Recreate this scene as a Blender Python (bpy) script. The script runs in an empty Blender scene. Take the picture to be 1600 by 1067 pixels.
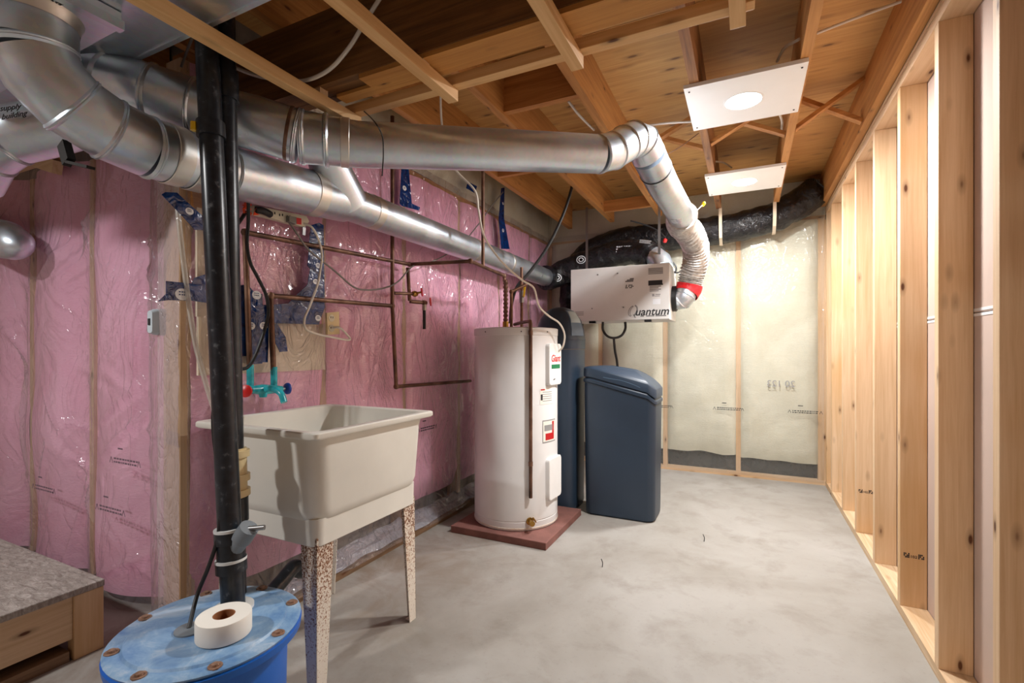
import bpy, bmesh, math, random
from mathutils import Vector, Matrix, noise

random.seed(7)
SC = bpy.context.scene
COL = SC.collection
PI = math.pi

# ------------------------------------------------------------------ camera
F = 756.0; U0 = 800.0; V0 = 546.0; H = 1.10
TH = math.atan2(366.0, F)
CT, ST = math.cos(TH), math.sin(TH)
cam_d = bpy.data.cameras.new('camera')
cam_d.sensor_width = 36.0
cam_d.lens = F / 1600.0 * 36.0
cam_d.shift_y = (V0 - 533.5) / 1600.0
cam_d.clip_start = 0.02
cam = bpy.data.objects.new('camera', cam_d)
COL.objects.link(cam)
cam.location = (0, 0, H)
cam.rotation_euler = (PI / 2, 0, TH)
SC.camera = cam

# ------------------------------------------------------------------ world, exposure
w = bpy.data.worlds.new('world'); SC.world = w; w.use_nodes = True
w.node_tree.nodes['Background'].inputs[0].default_value = (0.0, 0.0, 0.0, 1)
w.node_tree.nodes['Background'].inputs[1].default_value = 0.0   # closed basement: no sky
SC.view_settings.view_transform = 'Standard'
SC.view_settings.look = 'None'
SC.view_settings.exposure = 0.35
SC.view_settings.gamma = 1.0
SC.view_settings.use_curve_mapping = False
LAMP_W = 33.0
# ceiling lamp outside the frame, behind the camera over the landing: its direction is read from the
# black pipe's shadow on the tub and on the sump lid
od = bpy.data.lights.new('lamp_left_offscreen', 'AREA'); od.shape = 'DISK'; od.size = 0.14
od.energy = LAMP_W; od.color = (1.0, 0.99, 0.98)
oo = bpy.data.objects.new('lamp_left_offscreen', od); COL.objects.link(oo); oo.location = (-2.2, -0.6, 2.225)

# ------------------------------------------------------------------ pixel -> place helpers
def ray(u, v):
    t = (u - U0) / F; k = (V0 - v) / F
    return Vector((t * CT - ST, t * ST + CT, k))
def onX(u, v, X):
    d = ray(u, v); s = X / d.x
    return Vector((X, d.y * s, H + d.z * s))
def onY(u, v, Y):
    d = ray(u, v); s = Y / d.y
    return Vector((d.x * s, Y, H + d.z * s))
def onZ(u, v, Z):
    d = ray(u, v); s = (Z - H) / d.z
    return Vector((d.x * s, d.y * s, Z))
def atd(u, v, zc):
    d = ray(u, v)
    return Vector((d.x * zc, d.y * zc, H + d.z * zc))

# ------------------------------------------------------------------ scene helpers
BASE = {}
def base_of(o):
    return BASE.get(o.name, Vector((0, 0, 0))) if o else Vector((0, 0, 0))
def tag(o, label=None, cat=None, group=None, kind=None):
    if label: o['label'] = label
    if cat: o['category'] = cat
    if group: o['group'] = group
    if kind: o['kind'] = kind
    return o
def thing(name, loc, label=None, cat=None, group=None, kind=None):
    o = bpy.data.objects.new(name, None); COL.objects.link(o)
    o.location = loc; o.empty_display_size = 0.05
    BASE[o.name] = Vector(loc)
    return tag(o, label, cat, group, kind)

class MB:
    def __init__(s): s.v = []; s.f = []
    def add(s, vs, fs):
        n = len(s.v); s.v += [tuple(p) for p in vs]; s.f += [tuple(i + n for i in f) for f in fs]; return s
    def box(s, x0, x1, y0, y1, z0, z1):
        if x0 > x1: x0, x1 = x1, x0
        if y0 > y1: y0, y1 = y1, y0
        if z0 > z1: z0, z1 = z1, z0
        return s.add([(x0, y0, z0), (x1, y0, z0), (x1, y1, z0), (x0, y1, z0), (x0, y0, z1), (x1, y0, z1), (x1, y1, z1), (x0, y1, z1)],
                     [(0, 3, 2, 1), (4, 5, 6, 7), (0, 1, 5, 4), (1, 2, 6, 5), (2, 3, 7, 6), (3, 0, 4, 7)])
    def bar(s, a, b, wdt, hgt, up=(0, 0, 1)):
        a = Vector(a); b = Vector(b); d = (b - a).normalized(); up = Vector(up)
        sd = d.cross(up)
        if sd.length < 1e-4: sd = d.cross(Vector((1, 0, 0)))
        sd.normalize(); up = sd.cross(d).normalized()
        vs = []
        for p in (a, b):
            for i, j in ((-1, -1), (1, -1), (1, 1), (-1, 1)):
                vs.append(p + sd * (i * wdt / 2) + up * (j * hgt / 2))
        return s.add(vs, [(3, 2, 1, 0), (4, 5, 6, 7), (0, 1, 5, 4), (1, 2, 6, 5), (2, 3, 7, 6), (3, 0, 4, 7)])
    def tube(s, pts, r, n=16, cap=True):
        pts = [Vector(p) for p in pts]; m = len(pts)
        rr = r if isinstance(r, (list, tuple)) else [r] * m
        t0 = (pts[1] - pts[0]).normalized()
        nrm = t0.orthogonal().normalized()
        n0 = len(s.v); prev = t0
        for i, p in enumerate(pts):
            a = (p - pts[i - 1]).normalized() if i else t0
            b = (pts[i + 1] - p).normalized() if i < m - 1 else a
            t = (a + b)
            t = t.normalized() if t.length > 1e-6 else a
            ax = prev.cross(t)
            if ax.length > 1e-7:
                nrm = Matrix.Rotation(prev.angle(t), 3, ax.normalized()) @ nrm
            nrm = (nrm - t * nrm.dot(t)).normalized(); bi = t.cross(nrm); prev = t
            c = max(0.35, math.sqrt(max(0.0, (1 + a.dot(b)) / 2)))
            for k in range(n):
                an = 2 * PI * k / n
                s.v.append(tuple(p + (nrm * math.cos(an) + bi * math.sin(an)) * rr[i]))
        for i in range(m - 1):
            for k in range(n):
                k2 = (k + 1) % n
                s.f.append((n0 + i * n + k, n0 + i * n + k2, n0 + (i + 1) * n + k2, n0 + (i + 1) * n + k))
        if cap:
            s.f.append(tuple(n0 + k for k in reversed(range(n))))
            s.f.append(tuple(n0 + (m - 1) * n + k for k in range(n)))
        return s
    def lathe(s, prof, c=(0, 0, 0), n=32, axis=(0, 0, 1), cap=True):
        ax = Vector(axis).normalized(); c = Vector(c)
        e1 = ax.orthogonal().normalized(); e2 = ax.cross(e1)
        n0 = len(s.v); m = len(prof)
        for r, h in prof:
            for k in range(n):
                an = 2 * PI * k / n
                s.v.append(tuple(c + ax * h + (e1 * math.cos(an) + e2 * math.sin(an)) * max(r, 1e-4)))
        for i in range(m - 1):
            for k in range(n):
                k2 = (k + 1) % n
                s.f.append((n0 + i * n + k, n0 + i * n + k2, n0 + (i + 1) * n + k2, n0 + (i + 1) * n + k))
        if cap:
            s.f.append(tuple(n0 + k for k in reversed(range(n))))
            s.f.append(tuple(n0 + (m - 1) * n + k for k in range(n)))
        return s
    def grid(s, nu, nv, fn):
        vs = [fn(i / nu, j / nv) for j in range(nv + 1) for i in range(nu + 1)]
        fs = [(j * (nu + 1) + i, j * (nu + 1) + i + 1, (j + 1) * (nu + 1) + i + 1, (j + 1) * (nu + 1) + i) for j in range(nv) for i in range(nu)]
        return s.add(vs, fs)
    def loft(s, rings, cap=True):
        n0 = len(s.v); n = len(rings[0])
        for r in rings: s.v += [tuple(p) for p in r]
        for i in range(len(rings) - 1):
            for k in range(n):
                k2 = (k + 1) % n
                s.f.append((n0 + i * n + k, n0 + i * n + k2, n0 + (i + 1) * n + k2, n0 + (i + 1) * n + k))
        if cap:
            s.f.append(tuple(n0 + k for k in reversed(range(n))))
            s.f.append(tuple(n0 + (len(rings) - 1) * n + k for k in range(n)))
        return s
    def plate(s, pts, nrm, th):
        n = len(pts); d = Vector(nrm) * th
        vs = [Vector(p) for p in pts] + [Vector(p) + d for p in pts]
        return s.add(vs, [tuple(reversed(range(n))), tuple(range(n, 2 * n))] + [(k, (k + 1) % n, n + (k + 1) % n, n + k) for k in range(n)])
    def build(s, name, mat, parent=None, smooth=False, bevel=0, kind=None, label=None, face=None):
        b = base_of(parent)
        me = bpy.data.meshes.new(name)
        me.from_pydata([(x - b.x, y - b.y, z - b.z) for x, y, z in s.v], [], s.f)
        bm = bmesh.new(); bm.from_mesh(me)
        if face is None: bmesh.ops.recalc_face_normals(bm, faces=bm.faces)
        else:
            bm.normal_update(); tot = Vector((0, 0, 0))
            for f_ in bm.faces: tot += f_.normal * f_.calc_area()
            if tot.dot(Vector(face)) < 0: bmesh.ops.reverse_faces(bm, faces=bm.faces)
        if bevel:
            es = [e for e in bm.edges if len(e.link_faces) == 2 and e.calc_face_angle(0) > 0.6]
            bmesh.ops.bevel(bm, geom=es, offset=bevel, segments=2, profile=0.5, affect='EDGES')
        bm.to_mesh(me); bm.free()
        if smooth:
            for p in me.polygons: p.use_smooth = True
            try: me.set_sharp_from_angle(angle=math.radians(40))
            except Exception: pass
        if mat: me.materials.append(M[mat] if isinstance(mat, str) else mat)
        o = bpy.data.objects.new(name, me); COL.objects.link(o)
        if parent:
            o.parent = parent; BASE[o.name] = b
        if kind: o['kind'] = kind
        if label: o['label'] = label
        return o

def spl(pts, k=8):
    pts = [Vector(p) for p in pts]
    if len(pts) < 3: return pts
    P = [pts[0] * 2 - pts[1]] + pts + [pts[-1] * 2 - pts[-2]]
    out = []
    for i in range(1, len(P) - 2):
        for j in range(k):
            t = j / k
            a, b, c, d = P[i - 1], P[i], P[i + 1], P[i + 2]
            out.append(0.5 * ((2 * b) + (c - a) * t + (2 * a - 5 * b + 4 * c - d) * t * t + (3 * b - a - 3 * c + d) * t ** 3))
    out.append(pts[-1])
    return out
def rrect(cx, cy, wx, wy, r, z, n=6):
    out = []
    for sx, sy, a0 in ((1, 1, 0), (-1, 1, 90), (-1, -1, 180), (1, -1, 270)):
        for k in range(n + 1):
            a = math.radians(a0 + 90 * k / n)
            out.append(Vector((cx + sx * (wx / 2 - r) + r * math.cos(a), cy + sy * (wy / 2 - r) + r * math.sin(a), z)))
    return out
def nz(x, y, z=0.0): return noise.noise(Vector((x, y, z)))

# ------------------------------------------------------------------ materials
M = {}
def lin(c):
    return tuple(((x / 255) / 12.92 if x / 255 <= 0.04045 else ((x / 255 + 0.055) / 1.055) ** 2.4) for x in c) + (1.0,)
class NT:
    def __init__(s, name):
        s.m = bpy.data.materials.new(name); s.m.use_nodes = True
        s.t = s.m.node_tree; s.b = s.t.nodes['Principled BSDF']; s.out = s.t.nodes['Material Output']
        M[name] = s.m
    def n(s, typ, **kw):
        nd = s.t.nodes.new('ShaderNode' + typ)
        for k, v in kw.items():
            if k in nd.inputs.keys(): 
                nd.inputs[k].default_value = v
            else: setattr(nd, k, v)
        return nd
    def l(s, a, b): s.t.links.new(a, b)
    def pos(s, scale=(1, 1, 1), rnd=True):
        g = s.n('NewGeometry'); mp = s.n('Mapping'); mp.inputs['Scale'].default_value = scale
        if rnd:
            oi = s.n('ObjectInfo'); ml = s.n('Math', operation='MULTIPLY'); ml.inputs[1].default_value = 13.7
            s.l(oi.outputs['Random'], ml.inputs[0])
            ad = s.n('VectorMath', operation='ADD'); s.l(g.outputs['Position'], ad.inputs[0]); s.l(ml.outputs[0], ad.inputs[1])
            s.l(ad.outputs[0], mp.inputs['Vector'])
        else: s.l(g.outputs['Position'], mp.inputs['Vector'])
        return mp.outputs[0]
    def noise(s, vec, scale, detail=4, rough=0.55, dist=0.0):
        nd = s.n('TexNoise'); nd.inputs['Scale'].default_value = scale; nd.inputs['Detail'].default_value = detail
        nd.inputs['Roughness'].default_value = rough; nd.inputs['Distortion'].default_value = dist
        s.l(vec, nd.inputs['Vector']); return nd.outputs['Fac']
    def ramp(s, fac, stops):
        r = s.n('ValToRGB'); e = r.color_ramp.elements
        while len(e) < len(stops): e.new(0.5)
        for el, (p, c) in zip(e, stops):
            el.position = p; el.color = c if len(c) == 4 else tuple(c) + (1,)
        s.l(fac, r.inputs['Fac']); return r.outputs['Color']
    def mix(s, fac, a, b, mode='MIX'):
        x = s.n('Mix', data_type='RGBA', blend_type=mode)
        for idx, val in ((0, fac), (6, a), (7, b)):
            if hasattr(val, 'is_linked') or hasattr(val, 'links'): s.l(val, x.inputs[idx])
            else: x.inputs[idx].default_value = val
        return x.outputs[2]
    def bump(s, h, st=0.3, dist=0.01, to=None):
        b = s.n('Bump'); b.inputs['Strength'].default_value = st; b.inputs['Distance'].default_value = dist
        s.l(h, b.inputs['Height'])
        s.l(b.outputs[0], (to or s.b).inputs['Normal']); return b.outputs[0]
    def base(s, c):
        if isinstance(c, tuple): s.b.inputs['Base Color'].default_value = c
        else: s.l(c, s.b.inputs['Base Color'])
    def set(s, rough=0.5, metal=0.0, spec=None, trans=None, ior=None, coat=None):
        s.b.inputs['Roughness'].default_value = rough; s.b.inputs['Metallic'].default_value = metal
        if spec is not None: s.b.inputs['Specular IOR Level'].default_value = spec
        if coat is not None: s.b.inputs['Coat Weight'].default_value = coat
        return s
BW = ((0, 0, 0, 1), (1, 1, 1, 1))
def plain(name, rgb, rough=0.5, metal=0.0, var=0.06, sc=6.0, bmp=0.0, coat=None):
    t = NT(name); c = lin(rgb)
    p = t.pos(); f = t.noise(p, sc, 5)
    lo = tuple(max(0, x * (1 - 2 * var)) for x in c[:3]) + (1,); hi = tuple(min(1, x * (1 + 2 * var)) for x in c[:3]) + (1,)
    t.base(t.ramp(f, [(0.3, lo), (0.7, hi)])); t.set(rough, metal, coat=coat)
    if bmp: t.bump(t.noise(p, sc * 12, 4), bmp, 0.004)
    return t
def wood(name, light, dark, axis, knot=0.11, rough=0.62, kn=1.0, blotch=None):
    t = NT(name)
    def sc(al, ac): return tuple(al if i == axis else ac for i in range(3))
    g1 = t.noise(t.pos(sc(1.1, 26)), 1.6, 5, 0.6, 0.6)
    g2 = t.noise(t.pos(sc(2.5, 90)), 2.0, 3, 0.6)
    c = t.ramp(g1, [(0.30, lin(dark)), (0.62, lin(light))])
    c = t.mix(0.25, c, t.ramp(g2, [(0.35, lin(dark)), (0.65, lin(light))]))
    big = t.noise(t.pos((1.3, 1.3, 1.3)), 1.2, 2)
    c = t.mix(t.ramp(big, [(0.50, BW[0]), (0.72, (0.55,) * 3 + (1,))]), c, lin(blotch or dark))
    if kn:
        v = t.n('TexVoronoi'); v.inputs['Scale'].default_value = 1.0; v.inputs['Randomness'].default_value = 1.0
        t.l(t.pos(sc(5.0, 14.0)), v.inputs['Vector'])
        k = t.ramp(v.outputs['Distance'], [(knot * 0.55, BW[1]), (knot, (0.35,) * 3 + (1,)), (knot * 2.2, BW[0])])
        km = t.n('Math', operation='MULTIPLY'); km.inputs[1].default_value = kn
        t.l(k, km.inputs[0])
        c = t.mix(km.outputs[0], c, lin((92, 52, 24)))
    t.base(c); t.set(rough)
    t.bump(g2, 0.12, 0.002)
    return t
AX, AY, AZ = 0, 1, 2
for nm, ax in (('pine_x', AX), ('pine_y', AY), ('pine_z', AZ)):
    wood(nm, (228, 198, 162), (206, 170, 128), ax, 0.10, blotch=(206, 158, 96))
for nm, ax in (('furring_x', AX), ('furring_y', AY)):
    wood(nm, (234, 194, 138), (212, 164, 104), ax, 0.11)
wood('post_wood', (226, 206, 186), (206, 180, 158), AZ, 0.07)
wood('joist_wood', (206, 150, 86), (166, 110, 54), AY, 0.09)
wood('joist_dirty', (176, 122, 72), (96, 62, 36), AY, 0.16)
wood('block_wood', (206, 146, 82), (160, 102, 50), AX, 0.09)
wood('beam_wood', (144, 100, 54), (92, 60, 30), AX, 0.10)
wood('beam_under', (206, 150, 78), (176, 118, 54), AX, 0.08)
wood('plywood', (212, 166, 102), (182, 132, 72), AX, 0.15, kn=0.85)
wood('old_board', (150, 118, 88), (96, 72, 50), AY, 0.10)
wood('bottom_board', (226, 200, 166), (190, 152, 108), AY, 0.09)

# concrete
t = NT('concrete'); p = t.pos(rnd=False)
a = t.noise(p, 0.9, 6, 0.6, 0.4); b2 = t.noise(p, 5.0, 8, 0.65, 0.3); c3 = t.noise(p, 60, 3)
c = t.ramp(a, [(0.32, lin((140, 134, 124))), (0.50, lin((160, 156, 149))), (0.66, lin((172, 169, 164)))])
c = t.mix(t.ramp(b2, [(0.50, BW[0]), (0.75, (0.55,) * 3 + (1,))]), c, lin((124, 115, 103)))
c = t.mix(t.ramp(c3, [(0.60, BW[0]), (0.8, (0.25,) * 3 + (1,))]), c, lin((110, 100, 90)))
# brownish water stains near the left wall, with a shape of their own
g = t.n('NewGeometry'); sx = t.n('SeparateXYZ'); t.l(g.outputs['Position'], sx.inputs[0])
mr = t.n('MapRange'); mr.inputs['From Min'].default_value = -0.9; mr.inputs['From Max'].default_value = -1.6
t.l(sx.outputs['X'], mr.inputs['Value'])
st = t.noise(p, 3.2, 6, 0.62, 0.8)
sm = t.n('Math', operation='MULTIPLY'); t.l(mr.outputs[0], sm.inputs[0]); t.l(t.ramp(st, [(0.42, BW[0]), (0.62, (0.6,) * 3 + (1,))]), sm.inputs[1])
c = t.mix(sm.outputs[0], c, lin((116, 94, 70)))
t.base(c); t.set(0.72); t.bump(b2, 0.15, 0.006)

plain('foundation', (128, 122, 114), 0.9, var=0.2)
plain('gypsum_paper', (206, 184, 170), 0.85, var=0.04, sc=2)
plain('joint_tape', (236, 236, 234), 0.7)

def fluff(name, hi, lo, dk):
    t = NT(name); p = t.pos((1, 1, 1), rnd=False)
    a = t.noise(p, 2.6, 5, 0.6, 0.7); b = t.noise(t.pos((30, 30, 60), rnd=False), 2.0, 4, 0.6)
    c = t.ramp(a, [(0.30, lin(lo)), (0.65, lin(hi))])
    c = t.mix(t.ramp(b, [(0.5, BW[0]), (0.8, (0.35,) * 3 + (1,))]), c, lin(dk))
    if 'cream' in name:
        pl_ = t.noise(t.pos((1.5, 1.5, 45), rnd=False), 1.6, 2)
        c = t.mix(t.ramp(pl_, [(0.5, BW[0]), (0.7, (0.4,) * 3 + (1,))]), c, lin(lo))
    t.base(c); t.set(0.95, spec=0.1); t.bump(b, 0.5, 0.006)
    return t
fluff('pink_wool', (250, 196, 220), (244, 178, 206), (232, 160, 190))
fluff('cream_wool', (226, 226, 208), (214, 212, 190), (198, 193, 168))

def film(name, milky, tint, gl=1.0, wr=5.0, bs=0.5, rough=0.1, cl=0.3, bd=0.02):
    t = NT(name); t.t.nodes.remove(t.b)
    p = t.pos(rnd=False)
    n1 = t.noise(t.pos((1, 1, 0.55), rnd=False), wr, 3, 0.5, 2.2)
    ri = t.n('Math', operation='SUBTRACT'); ri.inputs[1].default_value = 0.5; t.l(n1, ri.inputs[0])
    ab = t.n('Math', operation='ABSOLUTE'); t.l(ri.outputs[0], ab.inputs[0])
    pw = t.n('Math', operation='POWER'); pw.inputs[1].default_value = 0.6; t.l(ab.outputs[0], pw.inputs[0])
    bp = t.n('Bump'); bp.inputs['Strength'].default_value = bs; bp.inputs['Distance'].default_value = bd
    t.l(pw.outputs[0], bp.inputs['Height'])
    gly = t.n('BsdfGlossy'); gly.inputs['Roughness'].default_value = rough; t.l(bp.outputs[0], gly.inputs['Normal'])
    tr = t.n('BsdfTransparent'); tr.inputs['Color'].default_value = (0.97, 0.965, 0.97, 1)
    df = t.n('BsdfDiffuse'); df.inputs['Color'].default_value = lin(tint); t.l(bp.outputs[0], df.inputs['Normal'])
    m1 = t.n('MixShader'); m1.inputs[0].default_value = milky; t.l(tr.outputs[0], m1.inputs[1]); t.l(df.outputs[0], m1.inputs[2])
    fr = t.n('Fresnel'); fr.inputs['IOR'].default_value = 1.5; t.l(bp.outputs[0], fr.inputs['Normal'])
    fm = t.n('Math', operation='MULTIPLY'); fm.inputs[1].default_value = gl; t.l(fr.outputs[0], fm.inputs[0])
    mn = t.n('Math', operation='MINIMUM'); mn.inputs[1].default_value = cl; t.l(fm.outputs[0], mn.inputs[0])
    m2 = t.n('MixShader'); t.l(mn.outputs[0], m2.inputs[0]); t.l(m1.outputs[0], m2.inputs[1]); t.l(gly.outputs[0], m2.inputs[2])
    t.l(m2.outputs[0], t.out.inputs['Surface'])
    return t
film('poly_film', 0.07, (244, 236, 240), 2.0, 6.0, 0.9, 0.09, 0.42, 0.020)
film('poly_tail', 0.45, (214, 222, 234), 1.5, 9.0, 0.8, 0.15)
film('poly_milky', 0.14, (232, 224, 230), 1.5, 4.0, 0.8, 0.15, 0.32)
film('poly_post', 0.42, (226, 210, 214), 1.3, 9.0, 0.7, 0.15, 0.3)
film('poly_cream', 0.10, (232, 234, 226), 1.2, 4.0, 0.7, 0.16, 0.2)
film('clear_hose', 0.45, (226, 220, 208), 1.0, 20, 0.1, 0.2)

# metals
def galv(name, rgb, rough, sp=0.12):
    t = NT(name); p = t.pos()
    v = t.n('TexVoronoi'); v.inputs['Scale'].default_value = 70; t.l(p, v.inputs['Vector'])
    n1 = t.noise(p, 5, 4); c = lin(rgb)
    col = t.ramp(n1, [(0.3, tuple(x * 0.85 for x in c[:3]) + (1,)), (0.7, tuple(min(1, x * 1.08) for x in c[:3]) + (1,))])
    col = t.mix(sp, col, v.outputs['Color'], 'OVERLAY')
    t.base(col); t.set(rough, 0.9)
    rr = t.ramp(n1, [(0.3, (rough * 0.8,) * 3 + (1,)), (0.7, (rough * 1.3,) * 3 + (1,))]); t.l(rr, t.b.inputs['Roughness'])
    return t
galv('galvanized', (218, 228, 238), 0.33)
galv('foil', (232, 230, 224), 0.38, 0.05)
tf = NT('flex_foil'); p = tf.pos(); nn = tf.noise(p, 40, 4); tf.base(tf.ramp(nn, [(0.3, lin((176, 172, 168))), (0.7, lin((236, 234, 230)))])); tf.set(0.4, 0.55); tf.bump(nn, 0.6, 0.006)
tb = NT('black_film'); p = tb.pos(); nn = tb.noise(p, 14, 5, 0.6, 1.5); tb.base(tb.ramp(nn, [(0.3, lin((14, 14, 16))), (0.75, lin((40, 40, 44)))])); tb.set(0.22); tb.bump(nn, 0.9, 0.02)
ta = NT('abs_black'); p = ta.pos(); nn = ta.noise(p, 40, 5); ta.base(ta.ramp(nn, [(0.35, lin((20, 24, 30))), (0.62, lin((34, 40, 48))), (0.8, lin((120, 124, 128)))])); ta.set(0.3)
plain('abs_grey', (120, 128, 134), 0.45, bmp=0.05)
plain('cement_white', (214, 216, 214), 0.5)
cu = NT('copper'); p = cu.pos(); nn = cu.noise(p, 9, 5); cu.base(cu.ramp(nn, [(0.3, lin((78, 56, 46))), (0.55, lin((118, 86, 68))), (0.75, lin((156, 126, 106)))])); cu.set(0.45, 0.55)
plain('brass', (176, 140, 70), 0.35, 0.9)
plain('solder', (176, 170, 158), 0.4, 0.8)
plain('steel', (150, 150, 150), 0.35, 0.9)
rs = NT('rusty_leg'); p = rs.pos(); n1 = rs.noise(p, 150, 4, 0.75); n2 = rs.noise(p, 5, 3)
sx = rs.n('SeparateXYZ'); g = rs.n('NewGeometry'); rs.l(g.outputs['Position'], sx.inputs[0])
mr = rs.n('MapRange'); mr.inputs['From Min'].default_value = 0.02; mr.inputs['From Max'].default_value = 0.46; mr.inputs['To Min'].default_value = -0.08; mr.inputs['To Max'].default_value = 0.07
rs.l(sx.outputs['Z'], mr.inputs['Value'])
ad = rs.n('Math', operation='ADD'); rs.l(n1, ad.inputs[0]); rs.l(mr.outputs[0], ad.inputs[1])
c = rs.ramp(ad.outputs[0], [(0.53, lin((228, 219, 205))), (0.58, lin((160, 104, 62))), (0.66, lin((84, 50, 34)))])
c = rs.mix(rs.ramp(n2, [(0.60, BW[0]), (0.78, (0.35,) * 3 + (1,))]), c, lin((200, 150, 92)))
rs.base(c); rs.set(0.75); rs.bump(n1, 0.4, 0.003)

# painted / plastic
plain('tub_plastic', (226, 223, 213), 0.38, var=0.03, sc=4)
he = NT('heater_enamel'); p = he.pos(); n1 = he.noise(p, 30, 5, 0.7); n2 = he.noise(p, 3, 3)
c = he.ramp(n2, [(0.3, lin((222, 223, 223))), (0.7, lin((232, 232, 231)))])
c = he.mix(he.ramp(n1, [(0.70, BW[0]), (0.76, (0.5,) * 3 + (1,))]), c, lin((140, 138, 134)))
he.base(c); he.set(0.32)
plain('white_paint', (240, 240, 238), 0.4, var=0.02)
plain('white_panel', (244, 244, 242), 0.5, var=0.01)
plain('panel_edge', (206, 196, 182), 0.8)
plain('hrv_paint', (224, 224, 222), 0.42, var=0.015)
plain('tank_blue', (42, 57, 74), 0.42, var=0.05, sc=3)
plain('tank_blue_light', (92, 116, 138), 0.35, var=0.04)
plain('tank_screen', (176, 196, 204), 0.25, var=0.03)
plain('barrel_blue', (18, 96, 190), 0.35, var=0.06)
bl = NT('lid_blue'); p = bl.pos(); n1 = bl.noise(p, 9, 7, 0.7, 0.5); c = bl.ramp(n1, [(0.28, lin((70, 120, 176))), (0.52, lin((134, 168, 200))), (0.75, lin((206, 214, 222)))]); bl.base(c); bl.set(0.42)
plain('bolt_rust', (150, 118, 98), 0.6, 0.4, var=0.2, sc=60)
plain('slab_red', (130, 88, 80), 0.85, var=0.12, sc=8, bmp=0.2)
plain('tape_paper', (240, 236, 226), 0.8, var=0.02)
plain('cardboard', (150, 96, 58), 0.8)
tt = NT('tuck_blue'); p = tt.pos(); nn = tt.noise(p, 22, 3, 0.5, 1.2); tt.base(tt.ramp(nn, [(0.3, lin((6, 32, 80))), (0.7, lin((14, 62, 130)))])); tt.set(0.14); tt.bump(nn, 0.8, 0.008)
plain('tuck_white', (232, 236, 240), 0.3)
plain('red_tape', (206, 26, 34), 0.35, var=0.15, sc=30, bmp=0.3)
plain('orange_tape', (236, 82, 44), 0.35, var=0.15, sc=40)
plain('red_plastic', (208, 36, 36), 0.35)
plain('blue_plastic', (24, 66, 156), 0.35)
plain('teal_plastic', (44, 170, 182), 0.25, var=0.2, sc=30)
plain('black_rubber', (22, 22, 24), 0.5)
plain('grey_cord', (126, 122, 116), 0.5)
plain('white_cord', (232, 226, 214), 0.45)
plain('cream_plastic', (226, 206, 158), 0.4)
plain('beige_plastic', (222, 214, 192), 0.45)
plain('dark_slot', (30, 26, 22), 0.8)
plain('ink', (42, 42, 46), 0.7)
plain('faint_print', (112, 92, 104), 0.7)
plain('ink_grey', (150, 150, 150), 0.7)
plain('logo_red', (196, 30, 34), 0.5)
plain('logo_green', (20, 120, 72), 0.5)
plain('yellow_plastic', (238, 196, 20), 0.4)
plain('white_box', (206, 220, 228), 0.4)
plain('backing_board', (236, 222, 198), 0.85, var=0.06, sc=5, bmp=0.1)
plain('osb', (150, 144, 138), 0.9, var=0.25, sc=30, bmp=0.6)
os_ = NT('rough_top'); p = os_.pos((1, 1, 1)); n1 = os_.noise(os_.pos((10, 26, 10)), 2.2, 5, 0.75, 0.8); os_.base(os_.ramp(n1, [(0.3, lin((132, 122, 114))), (0.55, lin((176, 168, 160))), (0.72, lin((206, 200, 194)))])); os_.set(0.9); os_.bump(n1, 0.7, 0.01)
plain('strap_white', (222, 208, 184), 0.7)
em = NT('led_glow'); em.b.inputs['Emission Color'].default_value = (1, 0.985, 0.96, 1); em.b.inputs['Emission Strength'].default_value = 9.0; em.base((1, 1, 1, 1))

def text(s, size, loc, right, up, mat, parent, name='lettering', shear=0.0, mirror=False, bold=0.0):
    cu_ = bpy.data.curves.new(name, 'FONT'); cu_.body = s; cu_.size = size; cu_.align_x = 'CENTER'; cu_.align_y = 'CENTER'
    cu_.extrude = 0.0006; cu_.shear = shear; cu_.offset = bold
    tmp = bpy.data.objects.new('tmp_text', cu_); COL.objects.link(tmp)
    dg = bpy.context.evaluated_depsgraph_get(); dg.update()
    me = bpy.data.meshes.new_from_object(tmp.evaluated_get(dg))
    bpy.data.objects.remove(tmp); bpy.data.curves.remove(cu_)
    r = Vector(right).normalized(); u_ = Vector(up).normalized(); n_ = r.cross(u_)
    if mirror: r = -r
    mb = MB(); L = Vector(loc)
    mb.add([L + r * v.co.x + u_ * v.co.y + n_ * v.co.z for v in me.vertices], [tuple(p.vertices) for p in me.polygons])
    bpy.data.meshes.remove(me)
    return mb.build(name, mat, parent)

# ================================================================== SETTING
XW = -1.83; XR = 0.575; YB = 4.63; YP = 1.19; ZT = 2.19; ZJ = 2.25; ZS = 2.485
YN = -2.4      # near end of what is built

fl = MB().box(-4.4, 0.80, YN, YB + 0.3, -0.10, 0.0).build('floor', 'concrete', kind='structure')
fl['label'] = 'grey stained concrete basement floor'

# ---- ceiling: subfloor, joists, bridging, blocking, beam
ceil = thing('ceiling', (0, 2, ZS), 'open plywood subfloor ceiling on exposed wooden joists', kind='structure')
for k, (y0, y1) in enumerate([(-2.5, -1.6), (-1.6, -0.38), (-0.38, 0.84), (0.84, 2.06), (2.06, 3.28), (3.28, 4.50), (4.50, 4.95)]):
    MB().box(-4.4, 0.80, y0 + 0.002, y1 - 0.002, ZS, ZS + 0.018).build('plywood_sheet', 'plywood', ceil)
JX = [(-1.51, 'joist_wood', 4.40), (-1.09, 'joist_wood', 4.33), (-0.67, 'joist_wood', 4.30), (-0.203, 'joist_dirty', 4.30), (0.212, 'joist_wood', 4.30), (0.555, 'joist_wood', 4.60)]
for x, m, ye in JX:
    MB().box(x - 0.019, x + 0.019, YN, ye, ZJ, ZS).build('joist', m, ceil)
for x in (-1.93, -2.34, -2.76, -3.18, -3.6):
    MB().box(x - 0.019, x + 0.019, YN, 1.28, ZJ, ZS).build('joist', 'joist_wood', ceil)
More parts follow.
